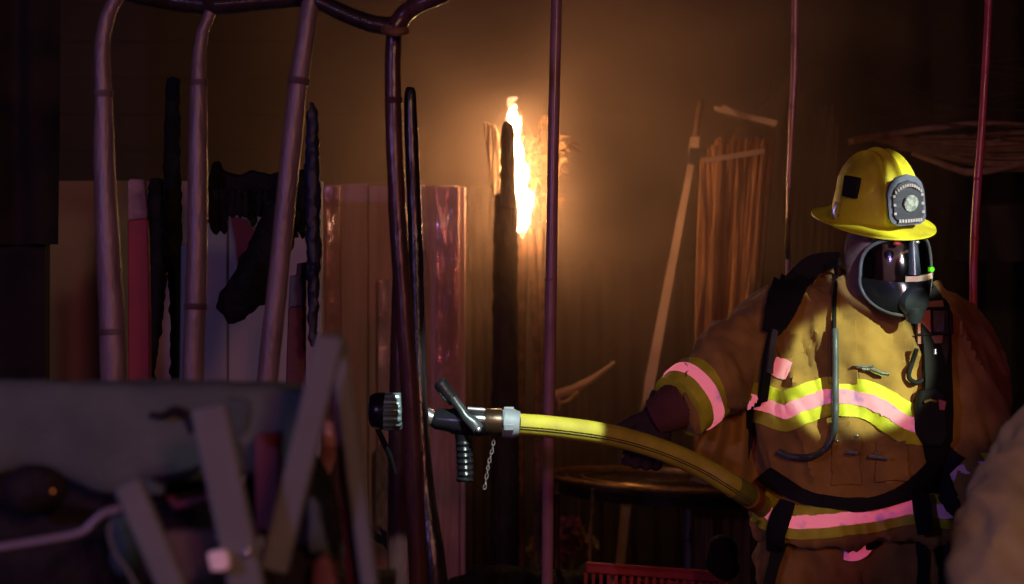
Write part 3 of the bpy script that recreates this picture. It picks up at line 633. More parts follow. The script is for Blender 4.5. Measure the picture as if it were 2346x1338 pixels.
charpost([(715, 232, 4.6, .006), (716, 270, 4.6, .014), (716, 420, 4.6, .019), (718, 600, 4.6, .017), (716, 770, 4.6, .011), (714, 800, 4.6, .004)], 'pointed blue-black charred plank beside the slanting bamboo pole', 3, M_BLUED)
obj('blue_board', prism([(414, 560), (436, 556), (440, 900), (440, 1500), (408, 1500), (410, 900)], 4.6, .03), M_BLUEP, label='narrow faded blue board behind the straight bamboo pole', catg='board', bevel=.003)
mb = thing('maroon_board', P(680, 1500, 4.75), 'maroon board with a faded blue upper end behind the slanting bamboo pole', 'board')
obj('board', prism([(660, 705), (700, 700), (698, 900), (690, 1500), (648, 1500), (654, 900)], 4.75, .03), M_MAROON, parent=mb, bevel=.003)
obj('blue_end', prism([(664, 632), (678, 630), (680, 604), (702, 600), (700, 700), (660, 705)], 4.75, .028), M_BLUEP, parent=mb, bevel=.003)
# charred fringe
fr = thing('charred_fringe', P(570, 540, 5.1), 'black charred cloth fringe hanging between the bamboo poles', 'burnt cloth')
obj('top_band', displaced(remesh(prism([(462, 408), (480, 402), (486, 366), (500, 370), (506, 395), (540, 398), (556, 402), (566, 388), (600, 392), (612, 398), (660, 392), (700, 388), (700, 470), (470, 500)], 5.12, .05), .010, 1), lambda v: .008*noise.noise(v*30)), M_CHAR, parent=fr)
x = 470; i = 0
while x < 690:
    wd = rr.uniform(12, 24); yb = 505+rr.uniform(-14, 18)
    if 478 < x < 512: yb = 532
    if 520 < x < 556: yb = 497
    if x > 590: yb = 545
    obj('strip', displaced(remesh(prism([(x, 430), (x+wd, 430), (x+wd+rr.uniform(-3, 3), yb-8), (x+wd*.6, yb+rr.uniform(0, 8)), (x+wd*.3, yb-3), (x-2, yb-10+rr.uniform(-4, 6))], 5.06+rr.uniform(-.02, .02), .03), .007, 1), lambda v: .006*noise.noise(v*45)), M_CHAR, parent=fr)
    x += wd-2
obj('charred_sleeve', displaced(remesh(join(ptube([(650, 470, 5.0, .045), (622, 560, 5.0, .052), (580, 640, 5.0, .052), (545, 690, 5.0, .044), (522, 722, 5.0, .022)], n=16, per=3), *[ball(P(a, b, 5.0), .016) for a, b in ((508, 700), (530, 730), (556, 722), (575, 700), (515, 680), (600, 690))]), .010, 1), lambda v: .012*noise.noise(v*32)), M_CHAR, label='thick black charred rag roll hanging diagonally below the burnt fringe', catg='burnt cloth')
obj('red_paint_patch', prism([(527, 495), (560, 500), (588, 540), (560, 585), (545, 640), (540, 560)], 6.27, .012), M_REDP, label='red smear patch on the pale panel below the charred fringe', catg='patch')

# ------------------------------------------------------------ foreground heap, out of focus
cu = thing('cushion', P(300, 1200, 2.9), 'large grey weathered canvas cushion across the lower left', 'cushion')
obj('cover', displaced(remesh(prism([(-400, 882), (-300, 872), (20, 874), (300, 880), (560, 884), (690, 888), (716, 900), (720, 960), (690, 1060), (610, 1085), (520, 1090), (452, 1100), (420, 1118), (330, 1130), (285, 1138), (240, 1135), (190, 1118), (150, 1090), (60, 1075), (-40, 1090), (-100, 1200), (-400, 1200)], 2.75, .14), .014, 4), lambda v: .012*noise.noise(v*7)+.004*noise.noise(v*22)), M_CUSH, parent=cu)
obj('seam', ptube([(345, 948, 2.735, .004), (372, 952, 2.73, .005), (402, 938, 2.73, .006), (428, 950, 2.73, .006), (440, 990, 2.735, .004)], n=6, per=4), M_BLACK, parent=cu, label='dark torn seam')
obj('seam', ptube([(346, 1098, 2.735, .004), (400, 1092, 2.73, .006), (440, 1080, 2.73, .006), (458, 1070, 2.735, .004)], n=6, per=4), M_BLACK, parent=cu, label='lower dark seam')
fc = thing('folding_chair', P(720, 1900, 2.5), 'grey painted folding chair upended in front of the red-brown boards', 'chair')
def leg(a, b, wd, Y, m=M_SLAT, dp=.022, Yb=None, nm='leg', label=None, par=None):
    return obj(nm, bar(P(a[0], a[1], Y), P(b[0], b[1], Yb or Y), Wd(wd, Y), dp), m, parent=par or fc, bevel=.004, label=label)
leg((758, 772), (628, 1308), 64, 2.5, nm='leg')
leg((776, 790), (848, 1345), 40, 2.56, nm='leg')
leg((772, 800), (812, 1345), 36, 2.62, M_MAROON, nm='leg', label='maroon inner leg')
obj('top_joint', displaced(remesh(prism([(728, 776), (742, 764), (776, 764), (790, 778), (786, 820), (722, 820)], 2.49, .05), .007, 2), lambda v: 0), M_SLAT, parent=fc)
leg((610, 1258), (560, 1258), 60, 2.52, nm='crossbar')
sl = thing('wooden_slat', P(510, 1900, 2.45), 'broad grey slat slanting across the cushion toward the bottom edge', 'slat', 'loose slats in the foreground heap')
obj('board', bar(P(478, 930, 2.45), P(600, 1500, 2.45), Wd(84, 2.45), .022), M_SLAT, parent=sl, bevel=.005)
obj('bolt', ball(P(566, 1264, 2.43), .006), M_ALU, parent=sl)
sl2 = thing('wooden_slat', P(350, 1900, 2.4), 'narrower grey slat slanting from the end of the metal rod, leftmost in the heap', 'slat', 'loose slats in the foreground heap')
obj('board', bar(P(292, 1106, 2.4), P(462, 1500, 2.4), Wd(66, 2.4), .02), M_SLAT, parent=sl2, bevel=.005)
obj('bent_rod', ptube([(-200, 1290, 2.4, .0040), (0, 1254, 2.4, .0042), (110, 1236, 2.4, .0042), (185, 1220, 2.4, .0042), (215, 1195, 2.4, .0042), (240, 1175, 2.4, .0042), (276, 1166, 2.4, .0042)], n=10, per=5), mat('grey_rod', (.30, .28, .32), (.2, .19, .22), rough=.4, metal=.3), label='thin bent grey rod entering at the lower left edge', catg='rod')
obj('wire_hoop', ptube([(262, 1175, 2.45, .0022), (250, 1215, 2.45, .0022), (262, 1262, 2.45, .0022), (300, 1320, 2.45, .0025), (340, 1400, 2.45, .0025)], n=8, per=5), M_SLAT, label='thin curved hoop left of the leftmost grey slat', catg='hoop')
obj('blue_bottle', join(ball(P(280, 1218, 2.6), .018, s=(.9, .9, 1.3)), ball(P(285, 1262, 2.6), .022, s=(.9, .9, 1.6))), M_TEAL, label='dim blue-green bottle behind the leftmost grey slat', catg='bottle')
obj('white_block', prism([(474, 1268), (508, 1260), (522, 1270), (526, 1300), (512, 1309), (483, 1309)], 2.42, .02), M_WHITEB, label='small white block lying between the two grey slats', catg='block', bevel=.002)
obj('tray', join(bar(P(380, 1300, 2.6), P(600, 1300, 2.6), .10, .06), bar(P(380, 1400, 2.6), P(600, 1400, 2.6), .08, .06)), mat('brown_box', (.10, .075, .06), rough=.8), label='brown box under the white block', catg='box', bevel=.006)
obj('black_bowl', displaced(remesh(join(ball(P(78, 1120, 2.62), .046, s=(1, .8, .75))), .008, 1), lambda v: .004*noise.noise(v*30)), M_CHAR, label='round black charred pot in front of the cushion at the lower left', catg='pot')
obj('ember', ball(P(121, 1125, 2.575), .0014), emit('ember_glow', (1, .25, .05), .9), label='tiny orange ember on the black charred pot', catg='ember')
obj('black_sack_filler', displaced(remesh(join(ball(P(60, 1290, 2.7), .14, s=(1.4, .5, .62)), ball(P(340, 1260, 2.72), .10, s=(.9, .4, .7)), ball(P(430, 1230, 2.75), .05, s=(1.2, .6, 1)), ball(P(195, 1165, 2.85), .085, s=(1.1, .4, .8)), ball(P(400, 1160, 2.85), .09, s=(1.1, .4, .8)), ball(P(660, 1200, 2.9), .10, s=(.8, .4, 1.3))), .014, 2), lambda v: .014*noise.noise(v*9)), M_CHAR, label='black sack enlarged as filler to hide torch spill below the cushion', catg='sack')  # lumps added to the sack to cover torchlight falling behind it
obj('teal_cloth', join(displaced(remesh(prism([(510, 912), (576, 916), (574, 985), (545, 1008), (516, 990)], 2.62, .02), .006, 2), lambda v: .004*noise.noise(v*30)), displaced(remesh(prism([(519, 1012), (548, 1010), (562, 1060), (556, 1092), (534, 1082)], 2.6, .02), .006, 2), lambda v: .003*noise.noise(v*30))), M_TEAL, label='dull teal rag hanging over the cushion behind the broad grey slat', catg='rag')
obj('teal_strap', displaced(remesh(prism([(706, 1130), (730, 1150), (752, 1262), (706, 1272)], 2.62, .02), .006, 2), lambda v: .003*noise.noise(v*30)), M_TEAL, label='dull teal strap right of the upended chair\'s left leg', catg='strap')
obj('teal_strap', displaced(remesh(prism([(318, 1082), (345, 1100), (380, 1120), (376, 1136), (346, 1140), (326, 1110)], 2.6, .02), .006, 2), lambda v: .003*noise.noise(v*30)), M_TEAL, label='small teal scrap between the two grey slats', catg='strap')
obj('painted_board', prism([(580, 996), (645, 990), (640, 1225), (585, 1215)], 2.68, .03), M_MAROON, label='dark red panel between the broad slat and the upended chair', catg='board', bevel=.005)
obj('red_scrap', prism([(376, 1134), (402, 1136), (404, 1148), (484, 1132), (484, 1146), (420, 1166), (398, 1170)], 2.62, .02), M_MAROON, label='dark red scrap between the two grey slats', catg='scrap', bevel=.004)
obj('red_scrap', displaced(remesh(prism([(716, 1290), (738, 1270), (762, 1290), (780, 1380), (712, 1380)], 2.6, .03), .006, 2), lambda v: .004*noise.noise(v*20)), M_MAROON, label='dark red scrap under the upended chair at the bottom edge', catg='scrap')
obj('black_box', prism([(600, 1268), (708, 1262), (712, 1338), (712, 1600), (600, 1600)], 2.66, .1), M_CHAR, label='black box below the foot of the upended chair', catg='box', bevel=.006)
obj('low_plinth', prism([(540, 1330), (900, 1322), (900, 1700), (540, 1700)], 2.9, .1), M_CHAR, label='black plinth edge at the bottom beside the red-brown boards', catg='plinth', bevel=.006)
obj('glazed_ornament', displaced(remesh(ptube([(748, 960, 3.2, .006), (754, 990, 3.2, .012), (755, 1030, 3.2, .014), (746, 1075, 3.2, .012), (736, 1112, 3.2, .006)], n=12, per=4), .004, 1), lambda v: .0015*noise.noise(v*70)), M_GLINT, label='shiny tan glazed ornament peeping out right of the upended chair leg', catg='ornament')
obj('cable', ptube([(764, 980, 3.3, .003), (768, 1030, 3.3, .003), (762, 1080, 3.3, .003), (744, 1120, 3.3, .003)], n=8, per=4), M_BLACK, label='black cable curving beside the glazed ornament', catg='cable')
for g_, lb in (([(722, 1128), (752, 1130), (768, 1126), (760, 1146), (764, 1158), (792, 1168), (840, 1196), (880, 1232), (892, 1262), (850, 1236), (800, 1206), (740, 1186), (724, 1160)], 'long black charred leaf under the glazed ornament'), ([(757, 1220), (775, 1232), (795, 1258), (803, 1286), (784, 1276), (764, 1250)], 'small black charred leaf low on the orange-brown board'), ([(864, 1202), (900, 1226), (906, 1278), (880, 1256)], 'black charred leaf beside the wet plastic strip')):
    obj('charred_leaf', displaced(remesh(prism(g_, 6.75, .008), .006, 1), lambda v: .003*noise.noise(v*30)), M_LEAFD, label=lb, catg='leaf')

# ------------------------------------------------------------ nozzle and hose
nz = thing('nozzle', P(1080, 1000, 4.62), 'black and silver fire hose nozzle with pistol grip and bail handle', 'nozzle')
NY = 4.62
def axisx(rows, n=32, ripple=0):
    """lathe along the nozzle axis: rows (px, py, radius_px)"""
    pts = [P(a, b, NY) for a, b, _ in rows]; return tube(pts, [Wd(r, NY) for _, _, r in rows], n)
# bumper
obj('bumper', axisx([(845, 940, 22), (848, 940, 34), (856, 940, 40), (868, 941, 43), (880, 942, 43), (882, 942, 36)]), M_RUBBER, parent=nz)
obj('bore', axisx([(844, 940, 18), (846, 940, 17)]), M_BLACK, parent=nz)
# ribbed stream shaper
V, Fc = [], []; n = 64; rws = [(878, 36), (880, 41), (890, 41.5), (905, 41.5), (918, 41), (922, 37)]
for (x_, r_) in rws:
    for k in range(n):
        a = 2*math.pi*k/n; r2 = r_*(1+.045*(1 if (k % 4) < 2 else -1)); c = P(x_, 943, NY); V.append(c+Vector((0, math.cos(a), math.sin(a)))*Wd(r2, NY))
for i in range(len(rws)-1):
    for k in range(n): Fc.append((i*n+k, i*n+(k+1) % n, (i+1)*n+(k+1) % n, (i+1)*n+k))
Fc += [tuple(range(n)), tuple((len(rws)-1)*n+k for k in range(n))]
obj('shaper_sleeve', (V, Fc), mat('anodised_grip', (.30, .38, .42), (.18, .23, .26), rough=.28, metal=.5, bump=.1), parent=nz)
obj('flow_ring', axisx([(921, 944, 30), (935, 945, 27), (960, 950, 23), (966, 951, 23)]), M_RUBBER, parent=nz)
obj('cone', axisx([(964, 952, 20), (968, 952, 24), (984, 957, 20), (998, 960, 17)]), M_ALU, parent=nz)
obj('barrel', axisx([(992, 958, 20), (1000, 960, 25), (1030, 963, 27), (1038, 964, 31), (1075, 966, 33), (1100, 967, 33), (1110, 967, 30), (1150, 968, 29), (1156, 968, 29)]), M_RUBBER, parent=nz)
obj('label_plate', tube([P(1072, 937, NY-.02), P(1110, 940, NY-.02)], .006, 10), M_GREYM, parent=nz)
obj('ring_band', axisx([(1112, 967, 31), (1120, 967, 31.5), (1148, 968, 31.5), (1150, 968, 31)]), mat('brass_band', (.06, .035, .02), rough=.3, metal=.6), parent=nz)
cp = obj('coupling', axisx([(1152, 968, 29), (1154, 968, 33), (1166, 970, 33.5), (1178, 971, 33), (1190, 972, 29)]), M_GREYP, parent=nz)
for a in (70, 190, 310):
    c = P(1166, 970, NY); d = Vector((0, math.cos(R(a)), math.sin(R(a)))); obj('lug', bar(c+d*.030+Vector((-.012, 0, 0)), c+d*.030+Vector((.012, 0, 0)), .016, .018, up=d), M_GREYP, parent=cp, bevel=.002)
# bail handle
bl = obj('bail', tube([P(1038, 912, NY-.035), P(1056, 938, NY-.038), P(1066, 955, NY-.040), P(1082, 968, NY-.042), P(1096, 985, NY-.042)], [.010, .010, .012, .016, .015], 12), M_DGREY, parent=nz)
obj('bail_arm', tube([P(1038, 912, NY+.035), P(1060, 942, NY+.038), P(1080, 966, NY+.040)], [.010, .010, .012], 12), M_GREYP, parent=bl)
obj('bail_grip', tube([P(1003, 873, NY-.02), P(1008, 878, NY-.02), P(1024, 900, NY-.02), P(1042, 920, NY-.02)], [.010, .0165, .0165, .015], 14), M_RUBBER, parent=bl)
obj('bail_bolt', ball(P(1096, 984, NY-.060), .007), M_ALU, parent=bl)
# pistol grip with finger ridges
rows = [(1062, 995, NY, .022), (1062, 1010, NY, .019)]
for i in range(6): rows += [(1063+i*.6, 1016+i*14, NY, .0215), (1063+i*.6, 1023+i*14, NY, .0185)]
rows += [(1065, 1098, NY, .022), (1065, 1103, NY, .019)]
obj('pistol_grip', ptube(rows, n=14, per=2, flat=1.15), M_RUBBER, parent=nz)
ch = thing('chain', P(1112, 1120, NY), 'thin twisted silver chain hanging under the nozzle', 'chain')
cps = cat([tuple(P(1132, 1003, NY)), tuple(P(1128, 1030, NY)), tuple(P(1120, 1060, NY)), tuple(P(1116, 1085, NY)), tuple(P(1110, 1120, NY))], 3)
for i in range(len(cps)-1):
    a, b = Vector(cps[i]), Vector(cps[i+1]); c = (a+b)/2; t = (b-a).normalized(); s = t.cross(Vector((0, 1, 0))) if i % 2 else Vector((.2, 1, 0)).normalized()
    L = (b-a).length*.62
    obj('link', tube([c+t*L*math.cos(u)+s*.0035*math.sin(u) for u in [2*math.pi*k/10 for k in range(11)]], .0013, 5, cap=False), M_ALU, parent=ch)
obj('carry_strap', ptube([(864, 980, NY, .006), (880, 1015, NY+.02, .007), (895, 1050, NY+.06, .006), (905, 1085, NY+.1, .005)], n=8, per=4, flat=.35), M_BLACK, label='black strap trailing down from the nozzle bumper', catg='strap')
# hose
HP = [(1186, 972, 4.62, .0255), (1250, 977, 4.64, .0262), (1320, 985, 4.66, .0265), (1380, 994, 4.68, .0262), (1450, 1010, 4.70, .0262), (1530, 1036, 4.72, .0262), (1610, 1072, 4.74, .0265), (1680, 1114, 4.74, .027), (1728, 1146, 4.84, .027), (1775, 1186, 5.06, .027), (1790, 1240, 5.3, .027), (1760, 1400, 5.5, .027), (1600, 1700, 5.6, .027)]
hz = thing('fire_hose', P(1450, 1060, 4.7), 'yellow fire hose arching from the nozzle to the firefighter\'s hip', 'hose')
obj('jacket', ptube(HP, n=24, per=8), M_HOSE, parent=hz)
def on_hose(i0, i1, ang, r_, m, nm, lab=None):
    s = cat([tuple(P(a, b, c))+(r,) for a, b, c, r in HP], 8)[i0:i1]; pts = []
    for i, q in enumerate(s):
        p = Vector(q[:3]); t = (Vector(s[min(i+1, len(s)-1)][:3])-Vector(s[max(i-1, 0)][:3])).normalized()
        f = Vector((0, -1, 0)); f = (f-t*f.dot(t)).normalized(); u = t.cross(f)
        if u.z < 0: u = -u
        pts.append(p+(f*math.cos(ang)+u*math.sin(ang))*(q[3]+.0002))
    obj(nm, tube(pts, r_, 6), m, parent=hz, label=lab)
on_hose(0, 62, R(-8), .0013, M_BLACK, 'stripe'); on_hose(0, 62, R(-20), .0013, M_BLACK, 'stripe')
s = cat([tuple(P(a, b, c))+(r,) for a, b, c, r in HP], 8)
obj('hose_band', tube([q[:3] for q in s[56:62]], .0285, 24), mat('green_band', (.22, .24, .03), rough=.6), parent=hz, label='olive band near the hip')
obj('hose_band', tube([q[:3] for q in s[62:65]], .0287, 24), mat('rust_band', (.40, .09, .03), rough=.6), parent=hz, label='rust-red band near the hip')

# ------------------------------------------------------------ people
def folds(v):
    a = noise.noise(Vector((v.x*11+v.z*4, v.y*10, v.z*3.2))); b = noise.noise(Vector((v.x*5, v.y*5, v.z*9+v.x*6)))
    c = noise.noise(Vector((v.x*24+v.z*9, v.y*20, v.z*7))); d = noise.noise(Vector((v.x*9, v.y*9, v.z*26+v.x*14)))
    return .020*(1-2.4*abs(a))+.010*b+.0095*(1-2.6*abs(c))+.003*(1-2.6*abs(d))+.0012*noise.noise(v*34)-.010
def glove(par, wrist, hd, thumb, back, curl=(.5, .8, .7), m=M_GLOVE, name='glove', scale=1.0, spread=.12):
    hd = Vector(hd).normalized(); th = Vector(thumb); th = (th-hd*th.dot(hd)).normalized(); bk = th.cross(hd)
    if bk.dot(Vector(back)) < 0: bk = -bk
    W = Vector(wrist); S = scale; gs = []
    gs.append(tube([W-hd*.04*S, W, W+hd*.03*S, W+hd*.065*S, W+hd*.095*S], [.034*S, .033*S, .040*S, .044*S, .040*S], 16, flat=.52, up=bk))
    for i, (o, L) in enumerate(((.031, .070), (.011, .078), (-.010, .072), (-.030, .056))):
        p = W+hd*.088*S+th*o*S; d = (hd+th*spread*(o/.03)*.6).normalized(); pts = [p-hd*.02*S]; ang = 0; pts.append(p)
        for k, c in enumerate(curl):
            ang += c*(1+.08*i); dd = d*math.cos(ang)-bk*math.sin(ang); p = p+dd*L*S*(.42, .33, .25)[k]; pts.append(p)
        gs.append(tube(pts, [.0125*S, .0130*S, .0125*S, .0115*S, .0085*S], 10))
    b = W+hd*.025*S+th*.030*S; d = (th*.75+hd*.62-bk*.25).normalized(); d2 = (hd*.8+th*.2-bk*.7).normalized()
    gs.append(tube([b-d*.015*S, b+d*.022*S, b+d*.045*S+d2*.008*S, b+d*.050*S+d2*.042*S], [.016*S, .0155*S, .0135*S, .010*S], 10))
    return obj(name, displaced(remesh(join(*gs), .0045, 1), lambda v: .0016*noise.noise(v*90)), m, parent=par)

def body_mesh(par, sk):
    """continuous figure grown with the skin modifier"""
    me = bpy.data.meshes.new('body'); vs = [tuple(v[0]) for v in sk['v']]; me.from_pydata(vs, sk['e'], [])
    o = bpy.data.objects.new('tmpbody', me); COL.objects.link(o); o.modifiers.new('s', 'SKIN'); o.modifiers.new('u', 'SUBSURF').levels = 2
    if not me.skin_vertices: 
        bpy.context.view_layer.objects.active = o
    sv = me.skin_vertices[0].data
    for i, v in enumerate(sk['v']): sv[i].radius = v[1]; sv[i].use_root = (i == 0)
    dg = bpy.context.evaluated_depsgraph_get(); ev = o.evaluated_get(dg); m2 = bpy.data.meshes.new_from_object(ev)
    g = ([v.co.copy() for v in m2.vertices], [tuple(p.vertices) for p in m2.polygons]); bpy.data.objects.remove(o)
    return g

HY = 4.90
def head_frame(c, yaw, pitch, roll):
    return Matrix.Translation(c) @ Matrix.Rotation(R(yaw), 4, 'Z') @ Matrix.Rotation(R(pitch), 4, 'X') @ Matrix.Rotation(R(roll), 4, 'Y')

def helmet(par, M, detailed=True):
    A, B, H = .102, .126, .158
    V = []; Fc = []; nu, nv = 120, 30
    for j in range(nv+1):
        e = (math.pi/2)*j/nv
        for i in range(nu):
            ph = 2*math.pi*i/nu; ce = math.cos(e)**.94 if j < nv else 0
            x_, y_, z_ = A*ce*math.cos(ph), B*ce*math.sin(ph), H*math.sin(e)
            # combs run front to back
            k = 0
            for xr in (0, .046, -.046):
                k = max(k, math.exp(-((x_-xr*(.4+.6*ce))/.0075)**2))
            k *= min(1, math.sin(e)*2.2)
            nrm = Vector((x_/A**2, y_/B**2, z_/H**2)).normalized() if (x_ or y_ or z_) else Vector((0, 0, 1))
            V.append(M @ (Vector((x_, y_, z_))+nrm*.013*k))
    for j in range(nv):
        for i in range(nu): Fc.append((j*nu+i, j*nu+(i+1) % nu, (j+1)*nu+(i+1) % nu, (j+1)*nu+i))
    hm = obj('helmet', (V, Fc), M_HELM, parent=par)
    # brim: shell with thickness
    V = []; Fc = []; n = 96; prof = [(0, .004), (.3, -.004), (.7, -.010), (1, -.012), (1.02, -.016), (.7, -.015), (0, -.004)]
    for k in range(n):
        ph = 2*math.pi*k/n; s_ = math.sin(ph)
        ext = .028+.020*max(0, -s_)**1.5+.045*max(0, s_)**2
        for (t, dz) in prof:
            rr2 = Vector((A*math.cos(ph), B*s_, 0)); d = Vector((math.cos(ph), s_, 0))
            V.append(M @ (rr2+d*(ext*t)+Vector((0, 0, dz-.010*max(0, s_)*t))))
    m_ = len(prof)
    for k in range(n):
        for q in range(m_): Fc.append((k*m_+q, ((k+1) % n)*m_+q, ((k+1) % n)*m_+(q+1) % m_, k*m_+(q+1) % m_))
    obj('brim', (V, Fc), M_HELM, parent=hm)
    if not detailed: return hm
    # front shield
    def sh(sc_, dy, pts):
        out = []
        for (a, b) in pts: out.append((a*sc_, b*sc_, dy))
        return out
    outl = [(-.046, -.046), (-.052, -.036), (-.053, .020), (-.046, .042), (-.030, .058), (0, .066), (.030, .058), (.046, .042), (.053, .020), (.052, -.036), (.046, -.046), (.030, -.052), (-.030, -.052)]
    def plate(sc_, y0, y1, zc=.066, lean=.30):
        V = []; n = len(outl)
        for y in (y0, y1):
            for (a, b) in outl:
                a, b = a*sc_, b*sc_; V.append(M @ Vector((a, -(B+.020)+y+(b+.05)*lean+a*a*3.5, zc+b)))
        return V, [tuple(range(n)), tuple(range(2*n-1, n-1, -1))]+[(i, i+n, (i+1) % n+n, (i+1) % n) for i in range(n)]
    fs = obj('front_shield', plate(1.0, -.004, .003), M_PATCHR, parent=hm)
    def onp(a, b, y=-.012): return M @ Vector((a, -(B+.020)+y+(b+.05)*.30+a*a*3.5, .066+b))
    V, F2 = plate(.80, -.008, -.003); fs2 = obj('shield_field', (V, F2), M_PATCH, parent=hm)
    c0, c1 = onp(.002, .0, -.008), onp(.002, .0, -.0125)
    obj('medallion', tube([c0, c1], [.0205, .0195], 28), M_SILV, parent=hm)
    # lettering reduced to blurred strokes: arc above, line below
    r3 = random.Random(5); g1 = []; g2 = []
    for k in range(12):
        t = (k/11*2-1); a = t*.036; b = .046-.016*t*t; p = onp(a, b, -.010); q = onp(a+.001, b-.007, -.010); g1.append(bar(p, q, .0035+.001*r3.random(), .0015))
    for k in range(9):
        t = (k/8*2-1); a = t*.030; p = onp(a, -.036, -.010); q = onp(a, -.0435, -.010); g2.append(bar(p, q, .0045, .0015))
    obj('lettering', g1, M_WHITE, parent=hm, kind='stuff'); obj('lettering', g2, M_WHITE, parent=hm, kind='stuff')
    g3 = []
    for sx in (-.040, .040):
        for bz in (-.02, .0, .02): g3.append(bar(onp(sx, bz, -.009), onp(sx, bz-.006, -.009), .006, .0015))
    obj('lettering', g3, M_WHITE, parent=hm, kind='stuff')
    # dark square decal on the side, ear-flap hardware
    pc = M @ Vector((-.094, -.022, .084)); nn = (M.to_3x3() @ Vector((-.90, -.28, .34))).normalized(); up = (M.to_3x3() @ Vector((.12, .1, 1))).normalized()
    obj('side_patch', bar(pc+up*.026, pc-up*.026, .044, .014, up=nn), M_BLACK, parent=hm, bevel=.002)
    obj('bracket', tube([M @ Vector((-.112, .005, .040)), M @ Vector((-.124, .000, .018)), M @ Vector((-.120, -.004, .004))], [.005, .004, .005], 8), M_ALU, parent=hm)
    return hm

SM = []
def firefighter(nm, base, label, coat_rings, armR, armL, headc, yaw, pitch, roll, coatmat, hips, full=True, gl=None):
    root = thing(nm, base, label, 'firefighter')
    # body
    H = Vector(headc); neck = Vector((coat_rings[0][0], coat_rings[0][1], coat_rings[0][2]))
    pel = Vector((hips[0], hips[1], .98)); che = Vector((coat_rings[4][0], coat_rings[4][1], coat_rings[4][2]+.05))
    v = [(pel, (.15, .11)), (pel*.5+che*.5, (.14, .10)), (che, (.16, .11)), (neck, (.06, .06)), (H-Vector((0, 0, .05)), (.07, .08)), (H+Vector((0, 0, .04)), (.085, .095)), (H+Vector((0, 0, .10)), (.05, .06))]
    e = [(0, 1), (1, 2), (2, 3), (3, 4), (4, 5), (5, 6)]
    for arm in (armR, armL):
        i0 = 2; L = len(arm)
        for j in (0, L//2, L-1):
            p = Vector(arm[j][:3]); v.append((p, (.06, .06) if j == 0 else ((.05, .05) if j < L-1 else (.028, .03)))); e.append((i0, len(v)-1)); i0 = len(v)-1
    for sx in (-1, 1):
        i0 = 0
        for (dx, z_, r_) in ((.10, .90, .10), (.12, .50, .062), (.13, .10, .045)):
            v.append((Vector((hips[0]+sx*dx, hips[1], z_)), (r_, r_))); e.append((i0, len(v)-1)); i0 = len(v)-1
        v.append((Vector((hips[0]+sx*.14, hips[1]-.14, .05)), (.035, .03))); e.append((i0, len(v)-1))
    g = body_mesh(root, {'v': v, 'e': e})
    M = head_frame(H, yaw, pitch, roll)
    # head modelled in the head frame then fused with the skinned body
    hd = ball((0, 0, 0), 1, 28, 20); hv = []
    for q in hd[0]:
        x_, y_, z_ = q.x*.074, q.y*.094, q.z*.118
        if z_ < 0: x_ *= 1-.9*(-z_/.118)**2*.35; y_ += -.010*(-z_/.118)
        hv.append(M @ Vector((x_, y_, z_)))
    nose = tube([M @ Vector((0, -.088, .020)), M @ Vector((0, -.100, .0)), M @ Vector((0, -.112, -.022)), M @ Vector((0, -.096, -.032))], [.008, .011, .014, .010], 10)
    brow = tube([M @ Vector((-.045, -.078, .032)), M @ Vector((0, -.092, .032)), M @ Vector((.045, -.078, .032))], [.010, .012, .010], 8)
    lips = tube([M @ Vector((-.022, -.086, -.056)), M @ Vector((0, -.096, -.054)), M @ Vector((.022, -.086, -.056))], [.006, .008, .006], 8)
    ears = [ball(M @ Vector((sx*.076, .004, -.005)), .018, s=(.4, .8, 1.5)) for sx in (-1, 1)]
    gg = remesh(join(g, (hv, hd[1]), nose, brow, lips, *ears), .010, 1)
    bd = obj('body', (gg[0], gg[1]), M_SKIN, parent=root)
    for sx in (-1, 1):
        ey = obj('eye', ball(M @ Vector((sx*.031, -.084, .012)), .0125), mat('dark_eye', (.09, .05, .04), rough=.25, bump=0), parent=bd)
    # coat
    parts = [loft(coat_rings)]
    for arm in (armR, armL): s_ = cat(arm, 4); parts.append(tube([q[:3] for q in s_], [q[3] for q in s_], 20))
    cg0 = remesh(join(*parts), .011, 4); SM.append(BVHTree.FromPolygons(cg0[0], cg0[1])); cg = displaced(cg0, folds if coatmat is M_COAT else (lambda v: .8*folds(v*.8+Vector((3, 1, 2)))))
    coat = obj('turnout_coat', cg, coatmat, parent=root)
    bvh = BVHTree.FromPolygons(cg[0], cg[1])
    # trousers and boots
    tr = []
    for sx in (-1, 1):
        x0, y0 = hips; tr.append(tube([(x0+sx*.075, y0, 1.02), (x0+sx*.095, y0, .90), (x0+sx*.115, y0-.01, .72), (x0+sx*.125, y0-.01, .50), (x0+sx*.13, y0, .28), (x0+sx*.135, y0, .10)], [.150, .152, .140, .122, .112, .115], 22))
    tr.append(loft([(hips[0], hips[1], .88, .19, .14), (hips[0], hips[1], 1.0, .23, .155), (hips[0], hips[1], 1.08, .21, .14)]))
    tg = displaced(remesh(join(*tr), .012, 3), lambda v: folds(v)*.9)
    obj('turnout_trousers', tg, coatmat, parent=root)
    for sx in (-1, 1):
        x0, y0 = hips[0]+sx*.14, hips[1]
        obj('boot', displaced(remesh(join(tube([(x0, y0, .20), (x0, y0, .10), (x0, y0-.02, .06)], [.075, .068, .062], 18), tube([(x0, y0+.05, .045), (x0, y0-.06, .045), (x0, y0-.16, .042), (x0, y0-.20, .035)], [.045, .052, .055, .035], 16)), .009, 3), lambda v: 0), M_BOOT, parent=root)
    return root, coat, cg, bvh, tg, M

